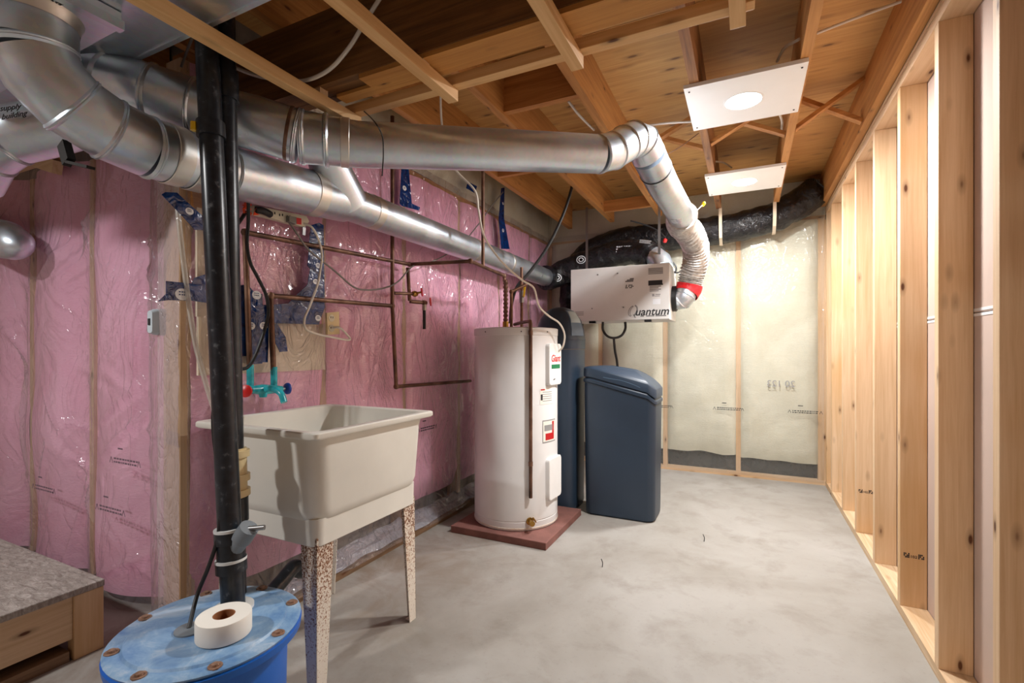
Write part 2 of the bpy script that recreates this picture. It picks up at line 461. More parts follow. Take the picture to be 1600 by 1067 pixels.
for i in range(5):
    a, b = JX[i][0] + 0.019, JX[i + 1][0] - 0.019
    if i < 1: continue
    for (za, zb, y) in ((ZJ + 0.02, ZS - 0.02, 2.97), (ZS - 0.02, ZJ + 0.02, 3.02)):
        MB().bar((a, y, za), (b, y, zb), 0.02, 0.042, up=(0, 1, 0)).build('bridging', 'block_wood', ceil)
MB().box(-1.071, -0.689, 2.12, 2.158, ZJ + 0.015, ZS - 0.02).build('blocking', 'block_wood', ceil)
MB().box(-1.071, -0.689, 3.97, 4.008, ZJ, ZJ + 0.09).build('blocking', 'block_wood', ceil)
MB().box(-1.491, -1.109, 2.86, 2.898, ZJ, ZS - 0.06).build('blocking', 'block_wood', ceil)
# built-up beam carrying the joists
for k in range(3):
    MB().box(-2.10, 0.80, 1.20 + 0.038 * k, 1.236 + 0.038 * k, 2.0 + (0.0 if k == 0 else 0.002), ZJ).build('beam_ply', 'beam_wood', ceil)
MB().box(-1.14, 0.80, 1.205, 1.262, 1.985, 2.0).build('beam_ledger', 'beam_under', ceil)
MB().box(-1.30, 0.80, 1.266, 1.312, 1.988, 2.0).build('beam_ledger', 'beam_under', ceil)

# ---- wall behind the camera
MB().box(-4.4, 0.80, YN - 0.1, YN, 0, ZS).build('wall_near', 'gypsum_paper', kind='structure')['label'] = 'plain board wall closing the basement behind the landing'
# ---- right wall
wr_ = thing('wall_right', (XR, 2.5, 0), 'bare pine stud wall with drywall backs between the studs', kind='structure')
MB().box(XR, XR + 0.089, YN, YB, 0, 0.038).build('bottom_plate', 'bottom_board', wr_)
MB().box(XR, XR + 0.089, YN, YB, ZT, ZT + 0.038).build('top_plate', 'pine_y', wr_)
MB().box(XR - 0.002, XR + 0.085, YN, YB, ZT + 0.039, ZT + 0.055).build('top_plate', 'pine_y', wr_)
sy = [1.634, 2.065, 2.512, 2.955, 3.405, 3.835, 4.30, 4.555]
stud_me = None
for y in sy + [1.20, 0.77, 0.34, -0.09, -0.52, -0.95]:
    if stud_me is None:
        b = MB().box(0, 0.089, 0, 0.038, 0.038, ZT)
        o = b.build('stud', 'pine_z', None, bevel=0.0018); stud_me = o.data
    else:
        o = bpy.data.objects.new('stud', stud_me); COL.objects.link(o)
    o.parent = wr_; o.location = Vector((XR, y, 0)) - BASE[wr_.name]
for (z0, z1) in ((0.01, 1.215), (1.219, ZT + 0.03)):
    for (y0, y1) in ((YN, 1.2), (1.204, YB + 0.05)):
        MB().box(XR + 0.091, XR + 0.103, y0, y1, z0, z1).build('drywall_sheet', 'gypsum_paper', wr_)
for dz in (-0.010, 0.006):
    MB().box(XR + 0.0895, XR + 0.0908, YN, YB, 1.217 + dz, 1.226 + dz).build('joint_strip', 'joint_tape', wr_)
MB().box(XR + 0.103, XR + 0.2, YN, YB + 0.3, 0, ZS).build('outer_skin', 'foundation', wr_)
# lumber stamp
for yy, zz in ((2.512, 0.24), (3.405, 0.27)):
    for dx in (0.012, 0.060):
        q = MB()
        for i in range(4):
            for j in range(3):
                if (i * 3 + j * 5 + (dx > 0.03)) % 4:
                    q.box(XR + dx + i * 0.005, XR + dx + i * 0.005 + 0.004, yy - 0.0008, yy - 0.0002, zz + j * 0.007, zz + j * 0.007 + 0.006)
        q.build('lumber_stamp', 'ink', wr_)
    text('102', 0.016, (XR + 0.045, yy - 0.0006, zz + 0.006), (1, 0, 0), (0, 0, 1), 'ink', wr_, 'lumber_stamp')

# ---- back wall
wb = thing('wall_back', (-0.6, YB, 0), 'back wall of cream insulation batts behind clear plastic film', kind='structure')
MB().box(-1.95, 0.80, YB + 0.1, YB + 0.3, 0, ZS).build('foundation_face', 'foundation', wb)
MB().box(XW, XR, YB - 0.005, YB + 0.089, 0, 0.038).build('bottom_plate', 'pine_x', wb)
MB().box(XW, XR, YB, YB + 0.089, ZT - 0.038, ZT).build('top_plate', 'pine_x', wb)
BX = [-1.81, -1.282, -0.672, -0.062, 0.545]
for x in BX:
    MB().box(x - 0.019, x + (0.019 if x < 0.5 else 0.05), YB - 0.001, YB + 0.089, 0.038, ZT - 0.038).build('stud', 'pine_z', wb)
for i in range(4):
    a, b = BX[i] + 0.013, BX[i + 1] - 0.013
    def fn(s, t_, a=a, b=b, i=i):
        zb = 0.185 - 0.02 * (i == 3) + 0.02 * nz(s * 3, i * 7.0)
        x = a + (b - a) * s; z = zb + (ZT - 0.03 - zb) * t_
        e = min(1, 7 * s, 7 * (1 - s), 9 * t_ + 0.15)
        y = YB + 0.015 - 0.045 * (max(0, e) ** 0.5) - 0.014 * nz(x * 4, z * 3, 2) - 0.005 * nz(x * 14, z * 12, 5)
        return (x, y, z)
    MB().grid(28, 70, fn).build('insulation_batt', 'cream_wool', wb, smooth=True, face=(0, -1, 0))
    MB().box(a, b, YB + 0.05, YB + 0.06, 0.03, 0.30).build('dark_film', 'black_film', wb)
def fn(s, t_):
    x = XW + 0.03 + (XR - XW - 0.04) * s; z = 0.02 + (ZT + 0.02) * t_
    d = min(abs(x - q) for q in BX)
    y = YB - 0.010 - 0.034 * min(1, d / 0.09) ** 0.6 * min(1, max(0, (z - 0.15) / 0.1)) - 0.012 * nz(x * 4, z * 3, 2) - 0.010 * abs(nz(x * 2.2 + z, z * 1.8 - x, 9))
    return (x, y, z)
MB().grid(150, 120, fn).build('plastic_film', 'poly_cream', wb, smooth=True, face=(0, -1, 0))
# printing on the film
def print_line(u, v, plane, w_, parent, mat='ink', right=(1, 0, 0), n=(0, -1, 0), seed=1):
    rnd = random.Random(seed); p0 = plane(u, v); R_ = Vector(right); N_ = Vector(n)
    q = MB()
    for row in range(2):
        x = -w_ / 2 + 0.02
        while x < w_ / 2 - 0.02:
            ln = rnd.uniform(0.006, 0.018)
            a = p0 + R_ * x + Vector((0, 0, -row * 0.014)); b_ = a + R_ * ln
            q.plate([a, b_, b_ + Vector((0, 0, 0.007)), a + Vector((0, 0, 0.007))], N_, 0.0006); x += ln + 0.005
    for sgn in (-1, 1):
        c0 = p0 + R_ * (sgn * w_ / 2)
        for (e0, e1) in (((-.011, -.016), (0, .008)), ((0, .008), (.011, -.016))):
            a = c0 + R_ * e0[0] + Vector((0, 0, e0[1])); b_ = c0 + R_ * e1[0] + Vector((0, 0, e1[1]))
            d = (b_ - a).normalized().cross(N_) * 0.0015
            q.plate([a - d, b_ - d, b_ + d, a + d], N_, 0.0006)
    a = p0 + R_ * (-0.05) + Vector((0, 0, 0.042))
    q.plate([a, a + R_ * 0.035, a + R_ * 0.035 + Vector((0, 0, 0.006)), a + Vector((0, 0, 0.006))], N_, 0.0006)
    return q.build('film_printing', mat, parent)
pb = lambda u, v: onY(u, v, YB - 0.058)
for k, (u, v) in enumerate(((1138, 638), (1258, 643), (1030, 634))):
    print_line(u, v, pb, 0.22, wb, seed=k)
text('20 123', 0.075, onY(1220, 600, YB - 0.058), (1, 0, 0), (0, 0, 1), 'ink_grey', wb, 'film_printing', mirror=True)

# ---- left wall (pink batts behind clear film) 
wl = thing('wall_left', (XW, 2.8, 0), 'left wall of pink insulation batts behind wrinkled clear plastic film', kind='structure')
MB().box(XW - 0.30, XW - 0.10, 1.30, YB + 0.3, 0, ZS).build('foundation_face', 'foundation', wl)
MB().box(XW - 0.09, XW + 0.085, 1.07, YB, 0, 0.038).build('bottom_plate', 'old_board', wl)
MB().box(XW - 0.09, XW, 1.07, YB, ZT - 0.038, ZT).build('top_plate', 'joist_wood', wl)
LY = [1.066, 1.70, 2.31, 2.92, 3.53, 4.14, 4.62]
for y in LY:
    MB().box(XW - 0.089, XW - 0.002, y - 0.019, y + 0.019, 0.038, ZT - 0.038).build('stud', 'pine_z', wl)
def bulge_l(y, z):
    d = min(abs(y - q) for q in LY)
    return 0.040 * min(1, d / 0.10) ** 0.6
for i in range(6):
    a, b = LY[i] + 0.012, LY[i + 1] - 0.012
    def fn(s, t_, a=a, b=b):
        y = a + (b - a) * s; z = 0.16 + (ZT - 0.04 - 0.16) * t_
        x = XW + bulge_l(y, z) - 0.014 + 0.014 * nz(y * 5, z * 4, 3) + 0.006 * nz(y * 15, z * 15, 1) - 0.05 * max(0, 0.06 - t_) / 0.06
        return (x, y, z)
    MB().grid(30, 80, fn).build('insulation_batt', 'pink_wool', wl, smooth=True, face=(1, 0, 0))
rnd = random.Random(4)
folds = []
for k in range(46):
    cy, cz = rnd.uniform(1.15, 4.4), rnd.uniform(0.2, 2.1)
    an = rnd.gauss(1.1, 0.45) * (1 if rnd.random() < .6 else -1); ln = rnd.uniform(0.15, 0.5)
    folds.append((cy, cz, math.cos(an), math.sin(an), ln, rnd.uniform(0.006, 0.016), rnd.uniform(0.006, 0.014)))
def fold_h(a, b):
    h = 0.0
    for cy, cz, ca, sa, ln, ww, hh in folds:
        dy, dz = a - cy, b - cz
        al = dy * ca + dz * sa
        if abs(al) > ln: continue
        ac = -dy * sa + dz * ca
        if abs(ac) > 3 * ww: continue
        h += hh * math.exp(-(ac / ww) ** 2) * (1 - (al / ln) ** 2)
    return h
def fn(s, t_):
    y = 1.05 + (YB - 1.07) * s; z = 0.03 + (ZT + 0.02 - 0.03) * t_
    x = XW + 0.016 + bulge_l(y, z) * 0.85 + 0.012 * nz(y * 5, z * 4, 3) + fold_h(y, z) * 0.8 + 0.004 * abs(nz(y * 9 + z * 3, z * 6, 8))
    if z < 0.2: x += 0.05 * ((0.2 - z) / 0.17) ** 1.5
    return (x, y, z)
MB().grid(300, 170, fn).build('plastic_film', 'poly_film', wl, smooth=True, face=(1, 0, 0))
# film tail lying over the bottom plate
def fn(s, t_):
    y = 1.25 + 3.2 * s; x = XW + 0.09 - 0.11 * t_ + 0.02 * nz(y * 4, t_ * 3, 7)
    return (x, y, 0.045 + 0.05 * t_ + 0.03 * abs(nz(y * 5, t_ * 2, 4)))
MB().grid(120, 8, fn).build('film_tail', 'poly_tail', wl, smooth=True, face=(1, 0, 1))
# rim-joist insulation, bagged in film, above the wall
def fn(s, t_):
    y = 1.6 + (YB - 1.6) * s; z = ZT + (ZS - ZT) * t_
    return (XW - 0.005 + 0.03 * math.sin(PI * t_) + 0.03 * nz(y * 3, z * 5, 6) + 0.02 * abs(nz(y * 7, z * 6, 2)), y, z)
MB().grid(90, 10, fn).build('rim_insulation', 'cream_wool', wl, smooth=True, face=(1, 0, 0))
def fn(s, t_):
    y = 1.6 + (YB - 1.6) * s; z = ZT - 0.02 + (ZS - ZT + 0.02) * t_
    return (XW + 0.02 + 0.03 * math.sin(PI * t_) + 0.03 * nz(y * 3, z * 5, 6) + 0.025 * abs(nz(y * 7, z * 6, 2)), y, z)
MB().grid(120, 12, fn).build('rim_film', 'poly_cream', wl, smooth=True, face=(1, 0, 0))
# rim at the back
def fn(s, t_):
    x = XW + (XR - XW) * s; z = ZT + (ZS - ZT) * t_
    return (x, YB - 0.03 * math.sin(PI * t_) + 0.02 * nz(x * 3, z * 5, 6), z)
MB().grid(60, 10, fn).build('rim_insulation', 'cream_wool', wb, smooth=True, face=(0, -1, 0))
def fn(s, t_):
    x = XW + (XR - XW) * s; z = ZT + (ZS - ZT) * t_
    return (x, YB - 0.02 - 0.03 * math.sin(PI * t_) + 0.02 * nz(x * 3, z * 5, 6), z)
MB().grid(60, 10, fn).build('rim_film', 'poly_cream', wb, smooth=True, face=(0, -1, 0))
# backing board in the tub bay (no batt there), seen through the film
MB().plate([(XW + 0.020, 1.09, 1.005), (XW + 0.020, 1.68, 1.005), (XW + 0.020, 1.68, 1.22), (XW + 0.020, 1.09, 1.22)], (1, 0, 0), 0.012).build('backing_board', 'backing_board', wl)
MB().plate([(XW + 0.012, 1.09, 1.22), (XW + 0.012, 1.19, 1.22), (XW + 0.012, 1.19, 1.62), (XW + 0.012, 1.09, 1.62)], (1, 0, 0), 0.012).build('backing_board', 'backing_board', wl)
MB().box(XW, XW + 0.02, 1.07, 1.30, 1.60, 1.72).build('header_block', 'joist_wood', wl)
for k, (u, v) in enumerate(((668, 668), (600, 700))):
    print_line(u, v, lambda u, v: onX(u, v, XW + 0.065), 0.18, wl, right=(0, 1, 0), n=(1, 0, 0), seed=5 + k)

# ---- partition to the left of the tub bay, facing the camera
wp = thing('wall_front', (-2.6, YP, 0), 'partition of pink insulation behind hazy plastic film beside wooden landing', kind='structure')
MB().box(-4.4, XW - 0.10, YP + 0.10, YP + 0.2, 0, ZS).build('back_board', 'foundation', wp)
PX = [XW - 0.055, -2.19, -2.79, -3.40, -4.0]
MB().box(-4.4, XW, YP + 0.02, YP + 0.10, 0, 0.038).build('bottom_plate', 'old_board', wp)
for x in PX[1:]:
    MB().box(x - 0.019, x + 0.019, YP + 0.005, YP + 0.09, 0.038, 2.0).build('stud', 'pine_z', wp)
MB().box(XW - 0.115, XW - 0.005, 1.062, 1.10, 0.0, 2.0).build('corner_post', 'post_wood', wp, bevel=0.002)
def bulge_p(x):
    d = min(abs(x - q) for q in PX[1:])
    return 0.07 * (1 - math.exp(-(d / 0.13) ** 2))
for i in range(4):
    a, b = PX[i + 1] + 0.012, PX[i] - 0.012
    def fn(s, t_, a=a, b=b):
        x = a + (b - a) * s; z = 0.05 + 1.95 * t_
        return (x, YP + 0.015 - bulge_p(x) - 0.02 * nz(x * 3, z * 2.2, 4), z)
    MB().grid(24, 60, fn).build('insulation_batt', 'pink_wool', wp, smooth=True, face=(0, -1, 0))
rnd = random.Random(11); folds = []
for k in range(44):
    q = rnd.choice(PX[1:4]); cz = rnd.uniform(0.15, 1.75)
    an = rnd.choice((-1, 1)) * rnd.uniform(0.1, 1.35); ln = rnd.uniform(0.1, 0.34)
    folds.append((q + rnd.uniform(-0.26, 0.26), cz, math.cos(an), math.sin(an), ln, rnd.uniform(0.008, 0.02), rnd.uniform(0.008, 0.022)))
for x0 in (-2.06, -2.10, -2.30, -1.99):
    folds.append((x0, 1.0, 0.03, 1.0, 1.0, 0.008, 0.014))
def fn(s, t_):
    x = -4.2 + (-1.835 + 4.2) * s; z = 0.0 + 2.05 * t_
    y = YP - 0.012 - bulge_p(x) - 0.02 * nz(x * 3, z * 2.2, 4) - fold_h(x, z) - 0.006 * abs(nz(x * 8, z * 5, 2))
    k = min(1, max(0, (x + 2.22) / 0.24)); k = k * k * (3 - 2 * k)
    y = y * (1 - k) + 1.048 * k - 0.5 * k * fold_h(x, z)
    return (x, y, z)
def fn_p(s, t_):
    x = XW - 0.125 + 0.13 * s; z = 0.02 + 1.95 * t_
    return (x, 1.040 - 0.008 * abs(nz(x * 40, z * 3, 4)) - 0.006 * abs(nz(x * 12 + z * 2, z * 7, 1)), z)
MB().grid(14, 120, fn_p).build('post_film', 'poly_post', wp, smooth=True, face=(0, -1, 0))
MB().grid(260, 150, fn).build('plastic_film', 'poly_milky', wp, smooth=True, face=(0, -1, 0))
for k, (u, v) in enumerate(((195, 720), (68, 762), (172, 795))):
    print_line(u, v, lambda u, v: onY(u, v, YP - 0.13), 0.2, wp, mat='faint_print', seed=20 + k)
MB().box(-4.4, -4.3, YN, YP + 0.1, 0, ZS).build('added_light_block', 'gypsum_paper', wp)  # unseen side wall, added to block light reaching the partition from the left
# wall-top framing scraps beside the ducts
for (a, b) in (((15, 262), (92, 236)), ((20, 240), (90, 262))):
    p0 = onY(a[0], a[1], 1.10); p1 = onY(b[0], b[1], 1.10)
    MB().bar(p0, p1, 0.038, 0.06).build('framing_scrap', 'pine_x', wp)
# ================================================================== THINGS
V = Vector
def cable(name, pts, r, mat, label, cat, group=None, k=8, n=8):
    o = MB().tube(spl(pts, k), r, n).build(name, mat, None, smooth=True)
    return tag(o, label, cat, group)
def ring(parent, c, d, R, mat='galvanized', name='bead', wd=0.006, hh=0.0045):
    return MB().lathe([(R - 0.002, -wd * 1.6), (R + hh * .4, -wd), (R + hh, -wd * .5), (R + hh * .5, 0), (R + hh, wd * .5), (R + hh * .4, wd), (R - 0.002, wd * 1.6)], c, 36, d, cap=False).build(name, mat, parent, smooth=True)
def band(parent, c, d, R, wd, mat='foil', name='foil_tape'):
    return MB().lathe([(R, -wd / 2), (R + 0.0022, -wd / 2 + 0.002), (R + 0.0022, wd / 2 - 0.002), (R, wd / 2)], c, 36, d, cap=False).build(name, mat, parent, smooth=True)
def along(pts, f):
    pts = [V(p) for p in pts]; L = [(pts[i + 1] - pts[i]).length for i in range(len(pts) - 1)]; tot = sum(L) * f
    for i, l in enumerate(L):
        if tot <= l or i == len(L) - 1:
            return pts[i].lerp(pts[i + 1], tot / l), (pts[i + 1] - pts[i]).normalized()
        tot -= l

# ------------------------------------------------------------------ ceiling light panels
def light_panel(xc, yc, label, pw_=1.0, group='white LED panels between the joists'):
    t_ = thing('light_panel', (xc, yc, ZJ - 0.02), label, 'ceiling light', group)
    x0, x1, y0, y1 = xc - 0.234, xc + 0.234, yc - 0.225, yc + 0.225
    MB().box(x0, x1, y0, y1, ZJ - 0.018, ZJ - 0.001).build('panel_board', 'white_panel', t_, bevel=0.0015)
    for x in (x0 + 0.02, x1 - 0.02):
        for y in (y0 + 0.035, y1 - 0.035):
            MB().lathe([(0.004, -0.0205), (0.004, -0.0175)], (x, y, ZJ), 10).build('screw', 'ink', t_)
    MB().lathe([(0.074, -0.018), (0.077, -0.0195), (0.080, -0.0200), (0.083, -0.0195), (0.086, -0.018)], (xc, yc, ZJ), 36, cap=False).build('trim_ring', 'white_panel', t_, smooth=True)
    MB().lathe([(0.0, -0.0190), (0.076, -0.0190), (0.076, -0.0185), (0.0, -0.0185)], (xc, yc, ZJ), 32).build('lens', 'led_glow', t_)
    ld = bpy.data.lights.new('lamp_light', 'AREA'); ld.shape = 'DISK'; ld.size = 0.14; ld.energy = LAMP_W * pw_; ld.color = (1.0, 0.99, 0.98)
    lo = bpy.data.objects.new('lamp_light', ld); COL.objects.link(lo); lo.parent = t_
    lo.location = (0, 0, -0.004)
    return t_
light_panel(-0.012, 2.445, 'white square LED panel under the joists, the one beside the steel duct elbow')
light_panel(-0.012, 3.63, 'white square LED panel under the joists, the one nearest the black insulated duct')

# ------------------------------------------------------------------ furring frame below the beam
fr = thing('furring_frame', (-0.7, 1.3, 1.94), 'light pine furring strips nailed below the dark beam', 'furring')
FX = [-1.33, -0.90, -0.458, -0.02]
for x in FX:
    MB().box(x - 0.019, x + 0.019, YN, 1.40, 1.942, 1.98).build('furring_strip', 'furring_y', fr, bevel=0.0015)
MB().box(-1.36, 0.02, 1.365, 1.403, 1.981, 2.016).build('cross_strip', 'furring_x', fr, bevel=0.0015)
for x in FX:
    MB().box(x - 0.016, x + 0.016, 1.205, 1.24, 1.98, 2.002).build('hanger_block', 'pine_x', fr)

# ------------------------------------------------------------------ sheet-metal trunk and plenum
tr = thing('trunk_duct', (-1.4, 0.5, 2.0), 'galvanized rectangular trunk duct under the joists', 'duct')
MB().box(-3.2, -0.95, 0.10, 0.84, 2.0, 2.245).build('duct_body', 'galvanized', tr, bevel=0.003)
MB().box(-3.2, -0.95, 0.835, 0.848, 1.996, 2.018).build('drive_cleat', 'galvanized', tr)
for y in (0.45,):
    MB().box(-1.47, -0.95, y - 0.012, y + 0.012, 1.996, 2.0).build('drive_cleat', 'galvanized', tr)
pl = thing('plenum_box', (-1.75, 0.4, 1.97), 'pale galvanized plenum box with handwriting above the round takeoff', 'duct')
MB().box(-2.3, -1.50, 0.10, 0.71, 1.955, 1.999).build('plenum_body', 'galvanized', pl, bevel=0.003)
MB().box(-1.512, -1.488, 0.10, 0.71, 1.948, 1.972).build('edge_cleat', 'galvanized', pl)
text('Shell', 0.036, (-1.60, 0.44, 1.9535), (-0.75, 0.75, 0), (0.4, 0.6, 0), 'ink', pl, 'handwriting')
text('air building', 0.034, (-1.545, 0.52, 1.9535), (0.25, 1, 0), (1, -0.2, 0), 'ink', pl, 'handwriting', shear=0.2)

# ------------------------------------------------------------------ lower round duct along the pink wall
RD = 0.078; RE = 0.089
ld_ = thing('round_duct', (-1.62, 2.5, 1.67), 'galvanized round duct running low along the pink insulated wall', 'duct', 'galvanized round ducts')
P = [V((-1.63, 0.575, 1.956)), V((-1.63, 0.575, 1.86)), V((-1.63, 0.60, 1.805)), V((-1.627, 0.655, 1.755)), V((-1.622, 0.735, 1.722)), V((-1.62, 0.83, 1.708))]
MB().tube([P[0], P[1]], RE + .001, 36).build('takeoff', 'galvanized', ld_, smooth=True)
MB().lathe([(RE + 0.012, 0.0), (RE + 0.006, -0.012), (RE + 0.002, -0.03)], P[0], 36, cap=False).build('foil_collar', 'foil', ld_, smooth=True)
eb = MB().tube([P[1], P[2], P[3], P[4], P[5]], RE, 36).build('elbow', 'galvanized', ld_, smooth=True)
for a, b, c in ((P[0], P[1], P[2]), (P[2], P[3], P[4]), (P[3], P[4], P[5])):
    ring(eb, b, (c - a), RE)
Q = [P[5], V((-1.62, 1.04, 1.712)), V((-1.62, 1.10, 1.718)), V((-1.62, 1.62, 1.762)), V((-1.62, 4.06, 1.745))]
MB().tube([Q[0], Q[1]], RE, 36).build('pipe_section', 'galvanized', ld_, smooth=True)
MB().tube([Q[1], Q[2], Q[3]], RE + .001, 36).build('pipe_section', 'galvanized', ld_, smooth=True)
MB().tube([Q[3], Q[4]], RD, 36).build('pipe_section', 'galvanized', ld_, smooth=True)
for y, z in ((0.835, 1.708), (1.02, 1.711), (1.075, 1.715)):
    ring(ld_, (-1.62, y, z), (0, 1, 0.05), RE)
for y, z, wd in ((0.90, 1.709, 0.05), (0.97, 1.710, 0.05), (1.44, 1.747, 0.055), (1.62, 1.762, 0.02), (1.80, 1.761, 0.05), (2.75, 1.754, 0.04), (3.25, 1.751, 0.03)):
    band(ld_, (-1.62, y, z), (0, 1, 0.04 if y < 1.6 else -0.007), RE + .0012 if y < 1.6 else RD, wd)
w0 = V((-1.62, 1.62, 1.765)); w1 = atd(503, 232, 1.96)
MB().tube([w0, w1], [0.100, 0.072], 28).build('wye_branch', 'galvanized', ld_, smooth=True)

# ------------------------------------------------------------------ upper round duct to the ventilator
ud = thing('round_duct', (-1.0, 1.7, 1.85), 'galvanized round duct crossing diagonally under the joists to the silver flex', 'duct', 'galvanized round ducts')
U_ = [atd(135, 114, 1.58), atd(185, 130, 1.54), atd(238, 147, 1.54), atd(300, 166, 1.60), atd(350, 181, 1.63), atd(400, 193, 1.65), atd(468, 214, 1.70)]
W_ = [U_[-1], atd(560, 226, 1.76), atd(790, 235, 1.91), atd(935, 241, 2.05)]
E_ = [W_[-1], atd(958, 236, 2.09), atd(976, 225, 2.13), atd(990, 218, 2.17), atd(1003, 222, 2.21), atd(1013, 242, 2.26)]
Y_ = [E_[-1], V((-0.385, 2.55, 1.945)), V((-0.36, 3.18, 1.93))]
eb = MB().tube(U_[:4], RE, 36).build('elbow', 'galvanized', ud, smooth=True)
for i in (1, 2):
    ring(eb, U_[i], U_[i + 1] - U_[i - 1], RE)
MB().tube(U_[3:], RE, 36).build('pipe_section', 'galvanized', ud, smooth=True)
for f in (0.02, 0.36, 0.97):
    c, d = along(U_[3:], f); ring(ud, c, d, RE)
MB().tube(W_, [RE, RD + .002, RD, RD], 36).build('pipe_section', 'galvanized', ud, smooth=True)
for f in (0.01, 0.075):
    c, d = along(W_, f); ring(ud, c, d, RE)
for f, wd in ((0.13, 0.03),):
    c, d = along(W_, f); band(ud, c, d, RD + .005, wd)
c, d = along(U_[3:], 0.90); band(ud, c, d, RE, 0.012, 'copper', 'hanger_strap')
eb = MB().tube(E_, RD, 36).build('elbow', 'galvanized', ud, smooth=True)
for i in range(len(E_) - 1):
    ring(eb, E_[i], E_[min(i + 1, 5)] - E_[max(i - 1, 0)], RD, wd=0.004, hh=0.003)
MB().tube(Y_, RD - 0.001, 36).build('pipe_section', 'galvanized', ud, smooth=True)
c, d = along(Y_, 0.14); band(ud, c, d, RD, 0.006, 'ink', 'hanger_wire')

# ------------------------------------------------------------------ third duct, cut off at the frame edge
t3 = thing('round_duct', (-1.95, 0.70, 1.62), 'galvanized round duct with handwriting branching left behind the takeoff elbow', 'duct', 'galvanized round ducts')
B_ = [atd(118, 188, 1.52), atd(60, 203, 1.50), atd(10, 214, 1.48), atd(-28, 240, 1.48), atd(-50, 280, 1.5)]
MB().tube(B_, RD + 0.006, 32).build('duct_body', 'galvanized', t3, smooth=True)
for i in (2, 3): ring(t3, B_[i], B_[i + 1] - B_[i - 1], RD + 0.006)
tl = atd(16, 168, 1.385)
text('supply', 0.024, tl, (0.9, 0.42, 0.12), (-0.1, 0.1, 1), 'ink', t3, 'handwriting', shear=0.2)
text('building', 0.024, atd(22, 180, 1.385), (0.9, 0.42, 0.16), (-0.1, 0.1, 1), 'ink', t3, 'handwriting', shear=0.2)
t4 = thing('round_duct', (-3.0, 1.0, 1.5), 'rounded galvanized duct end beside the film-covered partition', 'duct', 'galvanized round ducts')
MB().tube([onY(-90, 338, 1.0), onY(-30, 360, 1.0), onY(8, 375, 1.0), onY(22, 381, 1.0), onY(30, 386, 1.0), onY(34, 388, 1.0)], [0.085, 0.085, 0.085, 0.075, 0.05, 0.01], 28).build('duct_body', 'galvanized', t4, smooth=True)
ring(t4, onY(6, 374, 1.0), onY(28, 386, 1.0) - onY(-30, 362, 1.0), 0.085, 'galvanized')
p0 = onY(100, 225, 0.70); p1 = onY(108, 254, 0.70); p2 = onY(142, 262, 0.70)
hb = MB().bar(p0, p1, 0.02, 0.035).bar(p1, p2, 0.02, 0.008).build('hanger_bracket', 'dark_slot', ld_)

# ------------------------------------------------------------------ heat recovery ventilator
YH = 3.72
hx0 = onY(892, 460, YH).x; hx1 = onY(1046, 460, YH).x
hz0 = onY(970, 501, YH).z; hz1 = onY(970, 416, YH).z
hv = thing('air_exchanger', ((hx0 + hx1) / 2, YH + 0.18, hz0), 'white air exchanger cabinet hung near the back wall', 'ventilator')
MB().box(hx0, hx1, YH + 0.012, YH + 0.36, hz0, hz1).build('cabinet', 'hrv_paint', hv, bevel=0.004)
MB().box(hx0 - 0.001, hx1 + 0.001, YH, YH + 0.012, hz0 + 0.004, hz1 + 0.001).build('front_door', 'hrv_paint', hv, bevel=0.003)
HX = lambda u, v: onY(u, v, YH)
for (u, v) in ((934, 429), (965, 427), (925, 482), (974, 480)):
    MB().lathe([(0.006, 0), (0.005, 0.004), (0.001, 0.005)], HX(u, v), 12, (0, -1, 0)).build('door_screw', 'steel', hv, smooth=True)
for u in (925, 1012):
    c = HX(u, 501)
    MB().box(c.x - 0.025, c.x + 0.025, YH + 0.002, YH + 0.03, hz0 - 0.014, hz0 + 0.006).build('latch', 'black_rubber', hv)
def stick(u0, v0, u1, v1, mat, nm='sticker', off=0.0008):
    a = HX(u0, v0); b = HX(u1, v1)
    return MB().box(a.x, b.x, YH - off, YH, b.z, a.z).build(nm, mat, hv)
stick(1013, 438.5, 1035, 443, 'ink'); stick(1013, 444.2, 1036, 445, 'ink')
for k in range(4): stick(1015, 447 + k * 2.4, 1033 - (k % 2) * 4, 447.7 + k * 2.4, 'ink_grey')
for k in range(4): stick(1013, 419 + k * 2.6, 1036, 419.7 + k * 2.6, 'ink_grey')
stick(1019, 459, 1022.5, 463, 'ink_grey'); stick(1024, 459.5, 1032, 460.5, 'ink_grey'); stick(1023, 462, 1031, 462.8, 'ink_grey')
stick(1020, 467, 1032, 475, 'tuck_white')
for k in range(3): stick(899, 487 + k * 2.4, 912, 487.6 + k * 2.4, 'ink_grey')
for (uu, vv) in ((978, 435), (978, 445)):
    rnd = random.Random(int(vv))
    for i in range(6):
        for j in range(3):
            if rnd.random() < .8: stick(uu + i * 2.1 - j * .4, vv + j * 2 - i * .1, uu + i * 2.1 + 1.7 - j * .4, vv + j * 2 + 1.5 - i * .1, 'ink')
cq = HX(1016.5, 487.0)
lo_ = text('uantum', 0.082, (cq.x + 0.008, YH - 0.0008, cq.z), (1, 0, 0), (0, 0, 1), 'ink', hv, 'brand_lettering', shear=0.25, bold=0.0012)
tq = HX(1019, 491.8)
q = MB()
for i in range(22):
    if i in (3, 4, 12): continue
    xx = tq.x - 0.085 + i * 0.0085
    q.box(xx, xx + 0.006, YH - 0.0008, YH, tq.z - 0.012, tq.z - 0.004)
q.build('brand_strapline', 'ink', hv)
qc = HX(988.5, 486.0)
q = MB()
